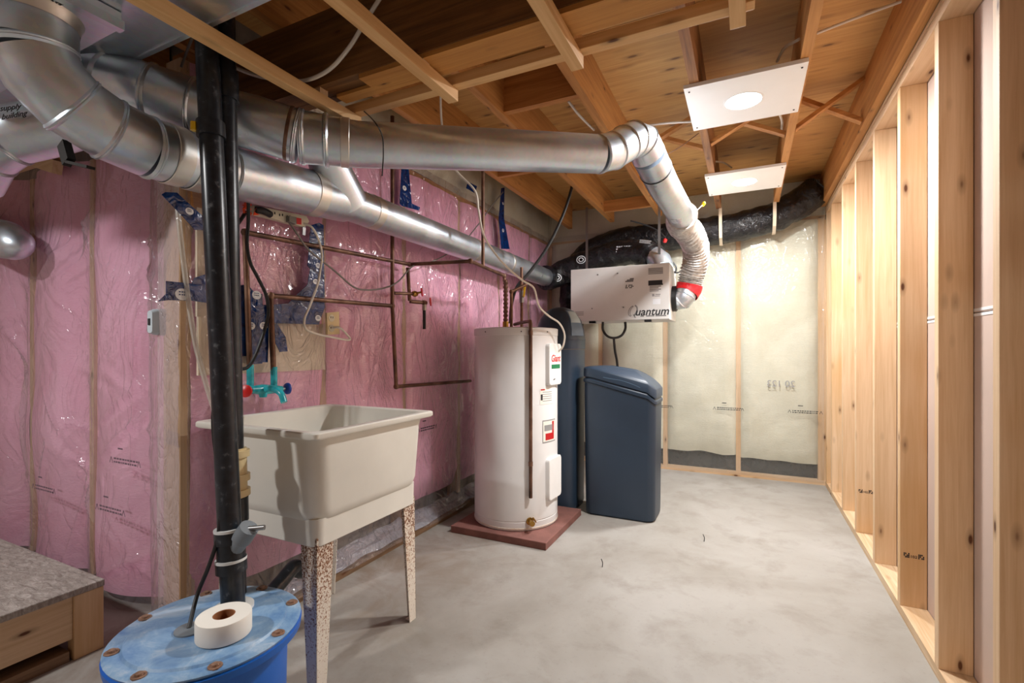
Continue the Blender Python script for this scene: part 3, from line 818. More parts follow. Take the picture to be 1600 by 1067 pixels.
for (rx, rz, a0, a1, wd, dx) in ((0.030, 0.040, 100, 265, 0.006, 0), (0.022, 0.036, 105, 260, 0.005, 0.004), (0.030, 0.042, -60, 82, 0.012, 0.002)):
    for k in range(14):
        aa = math.radians(a0 + (a1 - a0) * k / 14); ab = math.radians(a0 + (a1 - a0) * (k + 1) / 14)
        pts = []
        for an, s_ in ((aa, 1), (ab, 1), (ab, -1), (aa, -1)):
            pts.append(V((qc.x + dx + (rx + s_ * wd / 2) * math.cos(an) + 0.25 * rz * math.sin(an), YH, qc.z + (rz + s_ * wd / 2) * math.sin(an))))
        q.plate(pts, (0, -1, 0), 0.0008)
q.plate([V((qc.x + a, YH, qc.z + b)) for a, b in ((0.002, -0.026), (0.010, -0.026), (0.026, -0.052), (0.016, -0.052))], (0, -1, 0), 0.0008)
q.build('brand_mark', 'ink_grey', hv)
cp = V((hx1, YH + 0.17, onY(1050, 467, YH + 0.17).z))
MB().lathe([(0.098, 0.0), (0.098, 0.03), (0.085, 0.036)], cp, 32, (1, 0, 0)).build('port_collar', 'black_rubber', hv, smooth=True)
# hanging straps to the joists
for x in (hx0 + 0.08, hx1 - 0.10):
    MB().box(x - 0.01, x + 0.01, YH + 0.17, YH + 0.173, hz1 - 0.002, ZJ + 0.03).build('hanger_strap', 'steel', hv)
# ------------------------------------------------------------------ silver flex with red tape
sf = thing('flex_duct', (-0.36, 3.5, 1.45), 'silver corrugated flex duct with red tape entering the air exchanger', 'duct')
S_ = [Y_[-1] + V((0, -0.02, 0)), atd(1064, 349, 3.22), atd(1077, 364, 3.36), atd(1086, 384, 3.5), atd(1087, 407, 3.6), atd(1081, 430, 3.66), atd(1077, 447, 3.68)]
sp_ = spl(S_, 26)
MB().tube(sp_, [RD + 0.010 + 0.007 * math.sin(i * 1.05) + 0.003 * nz(i * .7, 0) for i in range(len(sp_))], 26).build('corrugated_sleeve', 'flex_foil', sf, smooth=True)
e0 = cp + V((0.03, 0, 0)); eK = atd(1070, 463, 3.66)
ctl = V((eK.x - 0.01, e0.y - 0.02, e0.z - 0.01))
arc = [e0, e0.lerp(ctl, 0.55), ctl.lerp(eK, 0.35) + V((-0.01, 0, -0.005)), eK, S_[-1]]
eb = MB().tube(arc, RD, 28).build('steel_elbow', 'galvanized', sf, smooth=True)
for i in (1, 2, 3): ring(eb, arc[i], arc[i + 1] - arc[i - 1], RD, wd=0.004, hh=0.003)
MB().tube([atd(1072, 460, 3.67), atd(1076, 452, 3.68), atd(1078, 444, 3.675)], [RD + 0.010, RD + 0.017, RD + 0.018], 28, cap=False).build('red_tape', 'red_tape', sf, smooth=True)
# ------------------------------------------------------------------ black insulated flex
def black_flex(pts, r, label, seed):
    sp = spl(pts, 16)
    t_ = thing('insulated_duct', sp[0], label, 'duct', 'black insulated flexible ducts')
    mb = MB().tube(sp, [r * (1 + 0.05 * nz(i * 0.35, seed)) for i in range(len(sp))], 30)
    vs = []
    for p in mb.v:
        vs.append(tuple(V(p) + V((nz(p[0] * 13, p[1] * 13, p[2] * 13 + seed), nz(p[1] * 13, p[2] * 13, p[0] * 13 + 5), nz(p[2] * 13, p[0] * 13, p[1] * 13 + 9))) * 0.014))
    mb.v = vs
    mb.build('sleeve', 'black_film', t_, smooth=True)
    return t_
fa = black_flex([(-1.62, 4.03, 1.745), (-1.60, 4.13, 1.755), (-1.50, 4.19, 1.81), (-1.22, 4.19, 1.895), (-0.95, 4.15, 1.93), (-0.76, 4.08, 1.90), (-0.66, 4.03, 1.84)], 0.108, 'black insulated duct with white print lying over the air exchanger', 3)
MB().tube([(-0.68, 4.02, 1.86), (-0.61, 3.96, 1.80), (-0.585, 3.93, hz1 - 0.005)], 0.082, 24).build('steel_stub', 'galvanized', fa, smooth=True)
fb = black_flex([(-1.40, 4.02, 1.30), (-1.45, 4.28, 1.42), (-1.50, 4.44, 1.72), (-1.38, 4.46, 1.98), (-1.05, 4.46, 2.10), (-0.55, 4.46, 2.10), (-0.10, 4.46, 2.12), (0.22, 4.46, 2.18), (0.42, 4.47, 2.29), (0.50, 4.49, 2.36)], 0.118, 'long black insulated duct slung across the top of the back wall', 8)
def flex_print(p, right, up, parent, sc=1.0):
    q = MB(); R_ = V(right).normalized(); Uq = V(up).normalized(); N_ = R_.cross(Uq)
    rnd = random.Random(int(p[0] * 1000))
    for row in range(3):
        x = -0.09
        while x < 0.09:
            ln = rnd.uniform(0.008, 0.02)
            a = V(p) + R_ * x * sc + Uq * (0.02 - row * 0.02) * sc; b_ = a + R_ * ln * sc
            q.plate([a, b_, b_ + Uq * 0.011 * sc, a + Uq * 0.011 * sc], N_, 0.001); x += ln + 0.006
    q.build('sleeve_print', 'tuck_white', parent)
flex_print((-0.90, 4.03, 1.93), (1, -0.25, -0.1), (0.1, 0, 1), fa)
flex_print((-0.73, 3.95, 1.96), (1, -0.5, -0.3), (0.1, 0.5, 1), fa, 0.6)
for (c0, nrm, rr) in ((V((-1.30, 4.072, 1.885)), V((0.1, -1, 0.1)), 0.035), (V((-1.515, 4.055, 1.74)), V((0.7, -0.8, 0.0)), 0.035)):
    n_ = nrm.normalized(); e1 = n_.cross(V((0, 0, 1))).normalized(); e2 = V((0, 0, 1))
    q = MB()
    for r0 in (rr, rr * 0.55):
        for k in range(16):
            a0 = 2 * PI * k / 16; a1 = 2 * PI * (k + 1) / 16
            q.plate([c0 + e1 * math.cos(a0) * r0 * 1.2 + e2 * math.sin(a0) * r0, c0 + e1 * math.cos(a1) * r0 * 1.2 + e2 * math.sin(a1) * r0,
                     c0 + e1 * math.cos(a1) * (r0 - .006) * 1.2 + e2 * math.sin(a1) * (r0 - .006), c0 + e1 * math.cos(a0) * (r0 - .006) * 1.2 + e2 * math.sin(a0) * (r0 - .006)], n_, 0.001)
    q.build('sleeve_print', 'tuck_white', fa)
for x, zz, sl_ in ((-0.19, 2.12, 'pale strap on the mottled joist holding up the black duct'), (0.20, 2.175, 'pale strap on the clean joist holding up the rising end of the black duct')):
    st_ = MB()
    pts = [V((x, 4.285, ZJ + 0.04)), V((x, 4.29, 2.14)), V((x, 4.335, zz - 0.10)), V((x, 4.42, zz - 0.142)), V((x, 4.52, zz - 0.13))]
    for i in range(4): st_.bar(pts[i], pts[i + 1], 0.024, 0.003, up=(0, -1, 0.3))
    o = st_.build('duct_strap', 'strap_white'); tag(o, sl_, 'strap', 'straps holding the black duct')

# ------------------------------------------------------------------ black drain pipes
ap = thing('drain_pipe', (-1.31, 0.89, 0.36), 'black plastic pipe rising from the blue sump lid to the ceiling', 'pipe')
top = atd(322, 40, 1.42); bot = atd(365, 957, 1.372)
A_ = lambda v: bot.lerp(top, (957 - v) / (957 - 40))
A2 = lambda v: min(((A_(x), x) for x in range(-60, 960, 2)), key=lambda q: abs((V0 - F * (q[0].z - H) / (-q[0].x * ST + q[0].y * CT)) - v))[0]
dpp = (top - bot).normalized()
MB().tube([bot + dpp * 0.0, top + dpp * 0.28], 0.031, 24).build('pipe', 'abs_black', ap, smooth=True)
def coup(v0, v1, r, mat='abs_black', nm='coupling', par=ap, fn_=A2):
    return MB().tube([fn_(v0), fn_(v1)], r, 24).build(nm, mat, par, smooth=True)
coup(192, 216, 0.0375); 
yl = A2(203); MB().tube([yl + V((-0.020, -0.036, -0.012)), yl + V((-0.020, -0.036, 0.012))], 0.010, 6).build('sticker', 'yellow_plastic', ap)
coup(826, 846, 0.040); coup(872, 892, 0.040); coup(846, 872, 0.036)
for v in (826, 873): coup(v - 2, v + 3, 0.0405, 'cement_white', 'glue_ring')
wy0 = A2(866); wyd = V((0.62, 0.10, 0.78))
wy = MB().tube([wy0, wy0 + wyd * 0.075], 0.024, 18).build('wye_branch', 'abs_grey', ap, smooth=True)
MB().tube([wy0 + wyd * 0.06, wy0 + wyd * 0.105], [0.028, 0.026], 18).build('branch_cap', 'abs_grey', wy, smooth=True)
MB().tube([wy0 + wyd * 0.10, wy0 + wyd * 0.10 + V((0.04, 0.02, 0.004))], 0.007, 10).build('hose_barb', 'steel', wy, smooth=True)
vp = thing('drain_pipe', (-1.29, 1.0, 0.36), 'second black plastic pipe with a cream union, tight behind the sump pipe', 'pipe')
b2_ = onZ(368, 929, 0.362); t2_ = atd(352, 110, 1.48)
VPF = lambda v: b2_.lerp(t2_, (936 - v) / (936 - 110))
MB().tube([b2_, t2_ + (t2_ - b2_).normalized() * 0.34], 0.030, 24).build('pipe', 'abs_black', vp, smooth=True)
d2 = (t2_ - b2_).normalized()
def seg(z0, z1, r, mat, nm):
    f = lambda z: b2_ + d2 * ((z - b2_.z) / d2.z)
    MB().tube([f(z0), f(z1)], r, 24).build(nm, mat, vp, smooth=True)
zz = lambda v: atd(370, v, 1.47).z
seg(zz(155), zz(110), 0.036, 'abs_black', 'coupling')
seg(zz(775), zz(700), 0.038, 'cream_plastic', 'union')
for v in (708, 745, 768): seg(zz(v + 5), zz(v - 5), 0.046, 'cream_plastic', 'union_nut')
seg(zz(812), zz(776), 0.040, 'abs_black', 'coupling')

# ------------------------------------------------------------------ blue sump basin
BC = V((-1.295, 0.815, 0.0)); ZL = 0.358; RB = 0.224
sb = thing('sump_basin', BC, 'blue plastic sump basin with a dusty bolted lid', 'sump basin')
MB().lathe([(0.175, 0.0), (0.183, 0.02), (0.190, ZL - 0.05), (0.205, ZL - 0.035), (RB, ZL - 0.03), (RB + 0.002, ZL - 0.012), (RB - 0.006, ZL - 0.008)], BC, 56).build('basin_wall', 'barrel_blue', sb, smooth=True)
lid = MB().lathe([(RB - 0.004, ZL - 0.010), (RB, ZL - 0.002), (RB - 0.006, ZL + 0.002), (RB - 0.035, ZL + 0.001), (RB - 0.040, ZL + 0.006), (0.10, ZL + 0.008), (0.0, ZL + 0.008)], BC, 56).build('lid', 'lid_blue', sb, smooth=True)
for k in range(8):
    an = 2 * PI * (k + .35) / 8; c = BC + V((math.cos(an) * (RB - 0.02), math.sin(an) * (RB - 0.02), ZL))
    MB().lathe([(0.016, 0.001), (0.016, 0.004), (0.009, 0.004), (0.008, 0.009)], c, 12).build('lid_bolt', 'bolt_rust', lid)
g0 = onZ(297, 984, ZL + 0.008)
MB().lathe([(0.036, 0), (0.036, 0.004), (0.030, 0.006), (0.0, 0.006)], g0, 24).build('cord_grommet', 'abs_grey', lid, smooth=True)
MB().bar(onZ(310, 980, ZL + 0.010), onZ(345, 948, ZL + 0.010), 0.010, 0.004).build('lid_seam', 'ink', lid)
MB().lathe([(0.052, 0), (0.052, 0.01), (0.040, 0.014)], V((bot.x, bot.y, ZL + 0.006)), 24).build('pipe_seal', 'cement_white', lid, smooth=True)
tp = onZ(350, 990, ZL + 0.010)
tr_ = thing('tape_roll', tp, 'roll of white paper joint tape resting on the blue sump lid', 'tape roll')
MB().lathe([(0.026, 0), (0.063, 0), (0.064, 0.003), (0.064, 0.047), (0.063, 0.050), (0.026, 0.050), (0.026, 0)], tp, 44, cap=False).build('paper_roll', 'tape_paper', tr_, smooth=True)
MB().lathe([(0.0235, 0.001), (0.026, 0.001), (0.026, 0.0495), (0.0235, 0.0495), (0.0235, 0.001)], tp, 36, cap=False).build('core', 'cardboard', tr_, smooth=True)
cable('power_cable', [onZ(295, 982, ZL + 0.012), onZ(312, 930, 0.52) * 0 + atd(308, 930, 1.33), atd(326, 885, 1.34), atd(340, 840, 1.35), atd(345, 790, 1.36), atd(342, 740, 1.365), atd(335, 690, 1.37), atd(333, 650, 1.375), atd(338, 605, 1.39), atd(343, 560, 1.42)],
      0.0055, 'black_rubber', 'thin dark cord rising from the blue sump lid along the black pipe', 'cord')

# ------------------------------------------------------------------ laundry tub
TX0, TX1, TY0, TY1, TZ = -1.762, -1.165, 1.050, 1.668, 0.846
tcx, tcy, twx, twy = (TX0 + TX1) / 2, (TY0 + TY1) / 2, TX1 - TX0, TY1 - TY0
lt = thing('laundry_tub', (tcx, tcy, 0), 'cream plastic laundry tub on rusty steel legs', 'laundry tub')
def rr(ins, r, z): return rrect(tcx, tcy, twx - 2 * ins, twy - 2 * ins, r, z, 7)
MB().loft([rr(.085, .05, .535), rr(.062, .06, .541), rr(.046, .065, .558), rr(.038, .065, .585), rr(.028, .06, .79), rr(.024, .055, .822), rr(.004, .02, .824), rr(0, .018, .829), rr(0, .018, .842), rr(.004, .018, .846),
           rr(.026, .03, .8465), rr(.031, .04, .842), rr(.036, .05, .80), rr(.055, .07, .62), rr(.075, .07, .585), rr(.11, .06, .570), rr(.25, .03, .566)]).build('basin', 'tub_plastic', lt, smooth=True)
MB().loft([rr(.055, .03, .472), rr(.052, .032, .475), rr(.050, .035, .56), rr(.060, .035, .56), rr(.062, .03, .475), rr(.055, .03, .472)], cap=False).build('skirt', 'tub_plastic', lt, smooth=True)
MB().lathe([(0.03, 0), (0.03, 0.003), (0.012, 0.001)], (tcx, tcy, 0.566), 20).build('drain', 'steel', lt)
def leg(sx, sy):
    ox, oy = (TX1 - .058 if sx > 0 else TX0 + .058), (TY1 - .058 if sy > 0 else TY0 + .058)
    bx_, by_ = ox + sx * 0.004, oy + sy * 0.004
    th = 0.0025; wt, wb_ = 0.072, 0.040
    q = MB()
    def arm(dx, dy):
        n_ = V((dy, dx, 0)) * 1.0
        a = [V((ox, oy, 0.50)), V((ox - sx * dx * wt, oy - sy * dy * wt, 0.50)), V((bx_ - sx * dx * wb_, by_ - sy * dy * wb_, 0.0)), V((bx_, by_, 0.0))]
        q.plate(a, V((-sx * dy, -sy * dx, 0)), th)
    arm(1, 0); arm(0, 1)
    q.box(bx_ - (sx > 0) * 0.03, bx_ + (sx < 0) * 0.03, by_ - (sy > 0) * 0.03, by_ + (sy < 0) * 0.03, 0.0, 0.004)
    q.build('leg', 'rusty_leg', lt)
for sx in (-1, 1):
    for sy_ in (-1, 1): leg(sx, sy_)
trp = thing('drain_trap', (tcx, tcy, 0.3), 'black plastic drain trap hanging under the laundry tub', 'pipe')
D_ = spl([(tcx, tcy, 0.565), (tcx, tcy, 0.36), (tcx, tcy - 0.03, 0.30), (tcx, tcy - 0.08, 0.285), (tcx + .01, tcy - 0.12, 0.30), (tcx + .02, tcy - 0.15, 0.33), (tcx + .04, tcy - 0.22, 0.31), (tcx + .06, tcy - 0.33, 0.27)], 6)
MB().tube(D_, 0.025, 18).build('trap_pipe', 'abs_black', trp, smooth=True)
MB().tube([(tcx, tcy, 0.42), (tcx, tcy, 0.47)], 0.034, 18).build('slip_nut', 'abs_black', trp, smooth=True)
MB().tube([(tcx, tcy, 0.33), (tcx, tcy, 0.365)], 0.034, 18).build('slip_nut', 'abs_black', trp, smooth=True)

# ------------------------------------------------------------------ wooden landing
lp = thing('wooden_landing', (-2.75, 0.1, 0), 'rough plywood-topped wooden landing beside the film-covered partition', 'landing')
LX, LYY = -2.135, 0.955
MB().box(-3.6, LX, -1.4, LYY, 0.228, 0.252).build('deck_board', 'rough_top', lp, bevel=0.003)
MB().box(LX - 0.05, LX - 0.012, -1.4, LYY - 0.09, 0.075, 0.227).build('side_board', 'pine_y', lp, bevel=0.002)
MB().box(LX - 0.05, LX - 0.004, LYY - 0.09, LYY - 0.002, 0.0, 0.227).build('corner_block', 'pine_z', lp, bevel=0.002)
MB().box(-3.6, LX - 0.06, LYY - 0.04, LYY - 0.004, 0.05, 0.227).build('end_board', 'pine_x', lp)
MB().box(LX - 0.10, LX - 0.012, -1.4, LYY - 0.10, 0.0, 0.036).build('sill_board', 'old_board', lp)
MB().box(-3.6, -3.5, -1.4, LYY - 0.1, 0.0, 0.227).build('side_board', 'pine_y', lp)

# ------------------------------------------------------------------ water heater on its slab
sl = MB().box(-1.60, -0.985, 2.46, 3.09, 0.0, 0.042).build('patio_slab', 'slab_red', None, bevel=0.004)
tag(sl, 'dusty red concrete patio slab under the white water heater', 'slab')
HC = V((-1.315, 2.775, 0.042)); HR = 0.262; HT = 1.23
wh = thing('water_heater', HC, 'white cylindrical electric water heater standing on a red slab', 'water heater')
hh = HT - HC.z
MB().lathe([(HR - .006, 0.0), (HR, 0.006), (HR, 0.05), (HR - .002, 0.052), (HR - .002, 0.056), (HR, 0.058), (HR, hh - 0.05), (HR - .001, hh - 0.047), (HR + .002, hh - 0.045), (HR + .003, hh - 0.004), (HR - .004, hh), (HR - .05, hh + 0.004), (0, hh + 0.006)], HC, 72).build('tank_shell', 'heater_enamel', wh, smooth=True)
def cpatch(az0, az1, z0, z1, r, th, name, mat, n=10, par=wh):
    a0, a1 = math.radians(az0), math.radians(az1); q = MB(); rings = []
    for k in range(n + 1):
        a = a0 + (a1 - a0) * k / n; d = V((math.cos(a), math.sin(a), 0)); c = V((HC.x, HC.y, 0))
        rings.append([c + d * r + V((0, 0, z0)), c + d * (r + th) + V((0, 0, z0)), c + d * (r + th) + V((0, 0, z1)), c + d * r + V((0, 0, z1))])
    return q.loft(rings).build(name, mat, par, smooth=False)
def flatpanel(z0, z1, nm):
    a = math.radians(-4); n_ = V((math.cos(a), math.sin(a), 0)); tdir = V((-n_.y, n_.x, 0)); c = V((HC.x, HC.y, 0)) + n_ * (HR - 0.02)
    pts = []
    for k in range(24):
        pass
    ring_ = rrect(0, 0, 0.17, z1 - z0, 0.02, 0, 5)
    r0 = [c + tdir * p.x + V((0, 0, (z0 + z1) / 2 + p.y)) for p in ring_]
    r1 = [p + n_ * 0.030 for p in r0]
    r2 = [c + n_ * 0.034 + tdir * p.x * .96 + V((0, 0, (z0 + z1) / 2 + p.y * .97)) for p in ring_]
    return MB().loft([r0, r1, r2]).build(nm, 'white_paint', wh, smooth=True), n_, tdir, c + n_ * 0.0345
pu, pn, pt, pc = flatpanel(0.885, 1.135, 'access_panel')
flatpanel(0.20, 0.45, 'access_panel')
text('Giant', 0.058, pc + V((0, 0, 1.045)), pt, (0, 0, 1), 'logo_red', pu, 'brand_lettering', shear=0.2, bold=0.001)
MB().plate([pc + pt * a + V((0, 0, z)) for a, z in ((-0.06, 0.985), (0.06, 0.985), (0.06, 1.01), (-0.06, 1.01))], pn, 0.0008).build('sticker', 'logo_green', pu)
MB().plate([pc + pt * a + V((0, 0, z)) for a, z in ((-0.035, 0.915), (-0.01, 0.92), (-0.01, 0.926), (-0.035, 0.921))], pn, 0.0008).build('sticker', 'ink', pu)
cpatch(-32, -6, 0.775, 0.868, HR, 0.0010, 'rating_label', 'tape_paper')
cpatch(-31, -24, 0.858, 0.866, HR, 0.0016, 'rating_print', 'logo_red', 4)
for k in range(5): cpatch(-28, -10, 0.845 - k * 0.013, 0.849 - k * 0.013, HR, 0.0016, 'rating_print', 'ink_grey', 4)
cpatch(-31, -28, 0.80, 0.835, HR, 0.0016, 'rating_print', 'ink', 3)
cpatch(-28, 0, 0.545, 0.68, HR, 0.0010, 'logo_label', 'ink_grey')
cpatch(-27, -1, 0.552, 0.673, HR, 0.0014, 'logo_label', 'tape_paper')
cpatch(-25, -6, 0.615, 0.65, HR, 0.0018, 'logo_print', 'ink_grey')
cpatch(-23, -4, 0.56, 0.60, HR, 0.0018, 'logo_print', 'logo_red')
cpatch(-9, -4, 0.60, 0.668, HR, 0.0018, 'logo_print', 'logo_red', 3)
aq = math.radians(-47); dq = V((math.cos(aq), math.sin(aq), 0))
cc = V((HC.x, HC.y, 0))
pp = [cc + V((-0.02, 0.02, HT + 0.03)), cc + dq * 0.10 + V((0, 0, HT + 0.035)), cc + dq * (HR + 0.010) + V((0, 0, HT + 0.035)), cc + dq * (HR + 0.018) + V((0, 0, HT + 0.02)), cc + dq * (HR + 0.018) + V((0, 0, HT - 0.1)), cc + dq * (HR + 0.018) + V((0, 0, 0.24))]
MB().tube(pp, 0.0105, 14).build('relief_pipe', 'copper', wh, smooth=True)
for z in (HT - 0.02, 0.45): MB().tube([cc + dq * (HR + 0.018) + V((0, 0, z)), cc + dq * (HR + 0.018) + V((0, 0, z - 0.025))], 0.013, 12).build('pipe_fitting', 'copper', wh, smooth=True)
dv = cc + dq * HR + V((0, 0, 0.10))
dvo = MB().lathe([(0.022, 0), (0.022, 0.006), (0.011, 0.008), (0.011, 0.03), (0.016, 0.032), (0.016, 0.05)], dv, 18, dq).build('drain_valve', 'brass', wh, smooth=True)
MB().lathe([(0.018, 0.0), (0.018, 0.006)], dv + dq * 0.028 + V((0.012, 0.012, 0.012)), 10, (0.6, 0.6, 0.5)).build('valve_wheel', 'brass', dvo)
MB().lathe([(HR + 0.001, 0.010), (HR + 0.0025, 0.012), (HR + 0.0025, 0.018), (HR + 0.001, 0.020)], HC, 72, cap=False).build('base_seam', 'rusty_leg', wh)
for az in (-108, -58, -20): 
    a = math.radians(az); MB().lathe([(0.004, 0), (0.003, 0.003)], cc + V((math.cos(a), math.sin(a), 0)) * (HR + 0.003) + V((0, 0, HT - 0.025)), 8, (math.cos(a), math.sin(a), 0)).build('rim_screw', 'ink', wh)
hp = V((HC.x - 0.10, HC.y + 0.07, 0))
hp0 = atd(790, 505, 3.12)
fc = MB(); fp = [V((hp0.x, hp0.y, HT + 0.003 + i * 0.005)) for i in range(64)]
fc.tube(fp, [0.014 + 0.003 * math.sin(i * 1.2) for i in range(64)], 12).build('flex_connector', 'copper', wh, smooth=True)
MB().tube([V((hp0.x, hp0.y, HT)), V((hp0.x, hp0.y, HT + 0.05))], 0.02, 8).build('connector_nut', 'brass', wh)

# ------------------------------------------------------------------ water softener and brine tank
WS = V((-1.205, 3.29, 0)); SR = 0.162
ws = thing('water_softener', WS, 'tall dark blue water softener with a domed head behind the white heater', 'water softener')
def sring(z, r, ins=0.0, dy=0): return [V((WS.x + (SR - ins) * math.copysign(abs(math.cos(a)) ** 0.62, math.cos(a)), WS.y + dy + (SR - ins) * math.copysign(abs(math.sin(a)) ** 0.62, math.sin(a)), z)) for a in [2 * PI * k / 48 for k in range(48)]]
MB().loft([sring(0.0, 0, .012), sring(0.03, 0, .004), sring(0.06, 0, 0.006), sring(1.10, 0, 0.0)]).build('tank_body', 'tank_blue', ws, smooth=True)
MB().loft([sring(1.103, 0, -.003), sring(1.16, 0, -.003), sring(1.24, 0, .004), sring(1.31, 0, .024), sring(1.36, 0, .058), sring(1.39, 0, .095), sring(1.402, 0, .135)]).build('head_cover', 'tank_blue', ws, smooth=True)
MB().loft([sring(1.165, 0, -.0045), sring(1.170, 0, -.0055), sring(1.175, 0, -.0045)]).build('head_seam', 'tank_blue', ws, smooth=True)
# sloped display on the head facing the room
sd = V((0.86, -0.50, 0)).normalized(); sdt = V((-sd.y, sd.x, 0))
def disp(z0, z1, w0, w1, off, mat, nm):
    tab = ((1.16, -.003), (1.24, .004), (1.31, .024), (1.36, .058), (1.39, .095), (1.402, .135))
    def rad(z):
        for (za_, ia), (zb_, ib) in zip(tab, tab[1:]):
            if z <= zb_: return 1.135 * (SR - (ia + (ib - ia) * max(0, z - za_) / (zb_ - za_)))
        return 0.03
    q = MB(); rings = []
    for k in range(9):
        z = z0 + (z1 - z0) * k / 8; ww = w0 + (w1 - w0) * k / 8; r = rad(z) + off
        c = V((WS.x, WS.y, z)) + sd * r
        rings.append([c - sdt * ww - sd * 0.03, c - sdt * ww, c - sdt * ww * .5 + sd * .006, c + sdt * ww * .5 + sd * .006, c + sdt * ww, c + sdt * ww - sd * 0.03])
    q.loft(rings).build(nm, mat, ws, smooth=True)
disp(1.195, 1.375, 0.055, 0.036, 0.001, 'tank_blue_light', 'control_face')
disp(1.285, 1.368, 0.044, 0.030, 0.005, 'tank_screen', 'display')
bx0, bx1, by0, by1 = -0.985, -0.515, 3.12, 3.43
bt = thing('brine_tank', ((bx0 + bx1) / 2, (by0 + by1) / 2, 0), 'squat dark blue brine tank with a sloping lid in front of the ventilator', 'brine tank')
bcx, bcy, bwx, bwy = (bx0 + bx1) / 2, (by0 + by1) / 2, bx1 - bx0, by1 - by0
def br_(ins, r, z): return rrect(bcx, bcy, bwx - 2 * ins, bwy - 2 * ins, r, z, 8)
def topz(x):  # sloping top
    f = (x - bx0) / bwx
    return 0.985 - (0.0 if f < 0.5 else 0.40 * (f - 0.5) ** 1.6)
body = [br_(.02, .05, 0.0), br_(.008, .055, 0.012), br_(.006, .055, 0.05), br_(0, .05, 0.72)]
lastr = [V((p.x, p.y, topz(p.x) - 0.105)) for p in br_(0, .05, 0)]
MB().loft(body + [lastr]).build('tank_body', 'tank_blue', bt, smooth=True)
def lr(ins, dz): return [V((p.x, p.y, topz(min(max(p.x, bx0), bx1)) + dz)) for p in br_(ins, .05, 0)]
lidm = MB().loft([lr(-.002, -.103), lr(-.006, -.100), lr(-.006, -.082), lr(.002, -.076), lr(.004, -.070), lr(-.005, -.064), lr(-.005, -.012), lr(.000, -.004), lr(.012, 0), lr(.05, .003), lr(.10, .004)]).build('lid', 'tank_blue', bt, smooth=True)
gx = [bx0 + 0.14 + 0.24 * k / 10 for k in range(11)]
MB().tube([V((x, by0 + 0.0015, topz(x) - 0.066 - 0.015 * math.sin(PI * k / 10))) for k, x in enumerate(gx)], 0.007, 10).build('grip_lip', 'tank_blue_light', lidm, smooth=True)

# ------------------------------------------------------------------ copper water lines
XC = -1.735; RC = 0.0105
C = lambda u, v, x=XC: onX(u, v, x)
def copper(pts, label, fittings=(), r=RC):
    t_ = thing('copper_pipe', pts[-1], label, 'pipe', 'copper water pipes')
    for i in range(len(pts) - 1):
        MB().tube([pts[i], pts[i + 1]], r, 14).build('pipe_run', 'copper', t_, smooth=True)
    for p in pts[1:-1]:
        MB().lathe([(0.0, -r * 1.5), (r * 1.1, -r * 1.1), (r * 1.5, 0), (r * 1.1, r * 1.1), (0.0, r * 1.5)], p, 14).build('elbow_fitting', 'copper', t_, smooth=True)
    return t_
za = C(640, 413).z
c1 = [C(391, 598), C(383, 363), C(640, 413), onZ(735, 408, za), onZ(788, 431, za), V((onZ(788, 431, za).x, onZ(788, 431, za).y, HT + 0.30))]
c1[-1] = V((c1[-2].x, c1[-2].y, HT + 0.32))
cp1 = copper(c1, 'copper pipe from the faucet along the pink wall and over to the heater')
cp2 = copper([C(428, 600), C(423, 462), C(613, 478)], 'short copper pipe from the faucet to the tall riser below the power bar')
cp3 = copper([C(613, 262) + V((0, 0, .28)), C(613, 478), C(619, 604), C(735, 595)], 'tall copper riser down the pink wall turning toward the heater base')
v1 = C(616, 458); v2 = C(648, 459, XC + 0.03)
vv = thing('shutoff_valve', v2, 'brass shutoff valve with red wheel on the upper copper stub', 'valve', 'red-handled valves on the pink wall')
MB().tube([v1, v2], 0.009, 12).build('stub_pipe', 'copper', vv, smooth=True)
MB().lathe([(0.012, -0.018), (0.017, -0.006), (0.017, 0.006), (0.012, 0.018)], v2, 14, (0, 1, 0)).build('valve_body', 'brass', vv, smooth=True)
MB().tube([v2, v2 + V((0.03, 0.02, 0.01))], 0.006, 10).build('valve_stem', 'brass', vv, smooth=True)
MB().lathe([(0.010, -0.003), (0.024, -0.004), (0.026, 0), (0.024, 0.004), (0.010, 0.003)], v2 + V((0.034, 0.022, 0.011)), 18, (0.85, 0.5, 0.1)).build('hand_wheel', 'red_plastic', vv, smooth=True)
v3 = C(641, 471); v4 = C(663, 473, XC + 0.03)
vw = thing('shutoff_valve', v4, 'lower shutoff valve with red wheel and a short black drop pipe', 'valve', 'red-handled valves on the pink wall')
MB().tube([v3, v4], 0.011, 12).build('stub_pipe', 'copper', vw, smooth=True)
MB().lathe([(0.012, -0.016), (0.016, -0.006), (0.016, 0.006), (0.012, 0.016)], v4, 14, (0, 1, 0)).build('valve_body', 'copper', vw, smooth=True)
MB().lathe([(0.010, -0.003), (0.024, -0.004), (0.026, 0), (0.024, 0.004), (0.010, 0.003)], v4 + V((0.030, 0.020, 0.006)), 18, (0.85, 0.5, 0.1)).build('hand_wheel', 'red_plastic', vw, smooth=True)
MB().tube([v4, v4 + V((0, 0, -0.045))], 0.013, 12).build('outlet_nut', 'solder', vw, smooth=True)
MB().tube([v4 + V((0, 0, -0.04)), v4 + V((0, 0, -0.155))], 0.0095, 12).build('drop_pipe', 'black_rubber', vw, smooth=True)
cp4 = copper([C(637, 418), C(640, 470)], 'short copper link between the bend and the two red-handled valves')
pe = c1[3].lerp(c1[4], 0.33)
cp5 = copper([V((pe.x, pe.y, ZJ + 0.1)), pe], 'upright copper pipe dropping from the joists onto the heater line')
q0 = atd(799, 506, 3.14)
cp6 = copper([V((q0.x, q0.y, HT)), V((q0.x, q0.y, HT + 0.245)), V((q0.x + 0.06, q0.y + 0.10, HT + 0.30))], 'copper cold feed rising from the heater top with a bend')
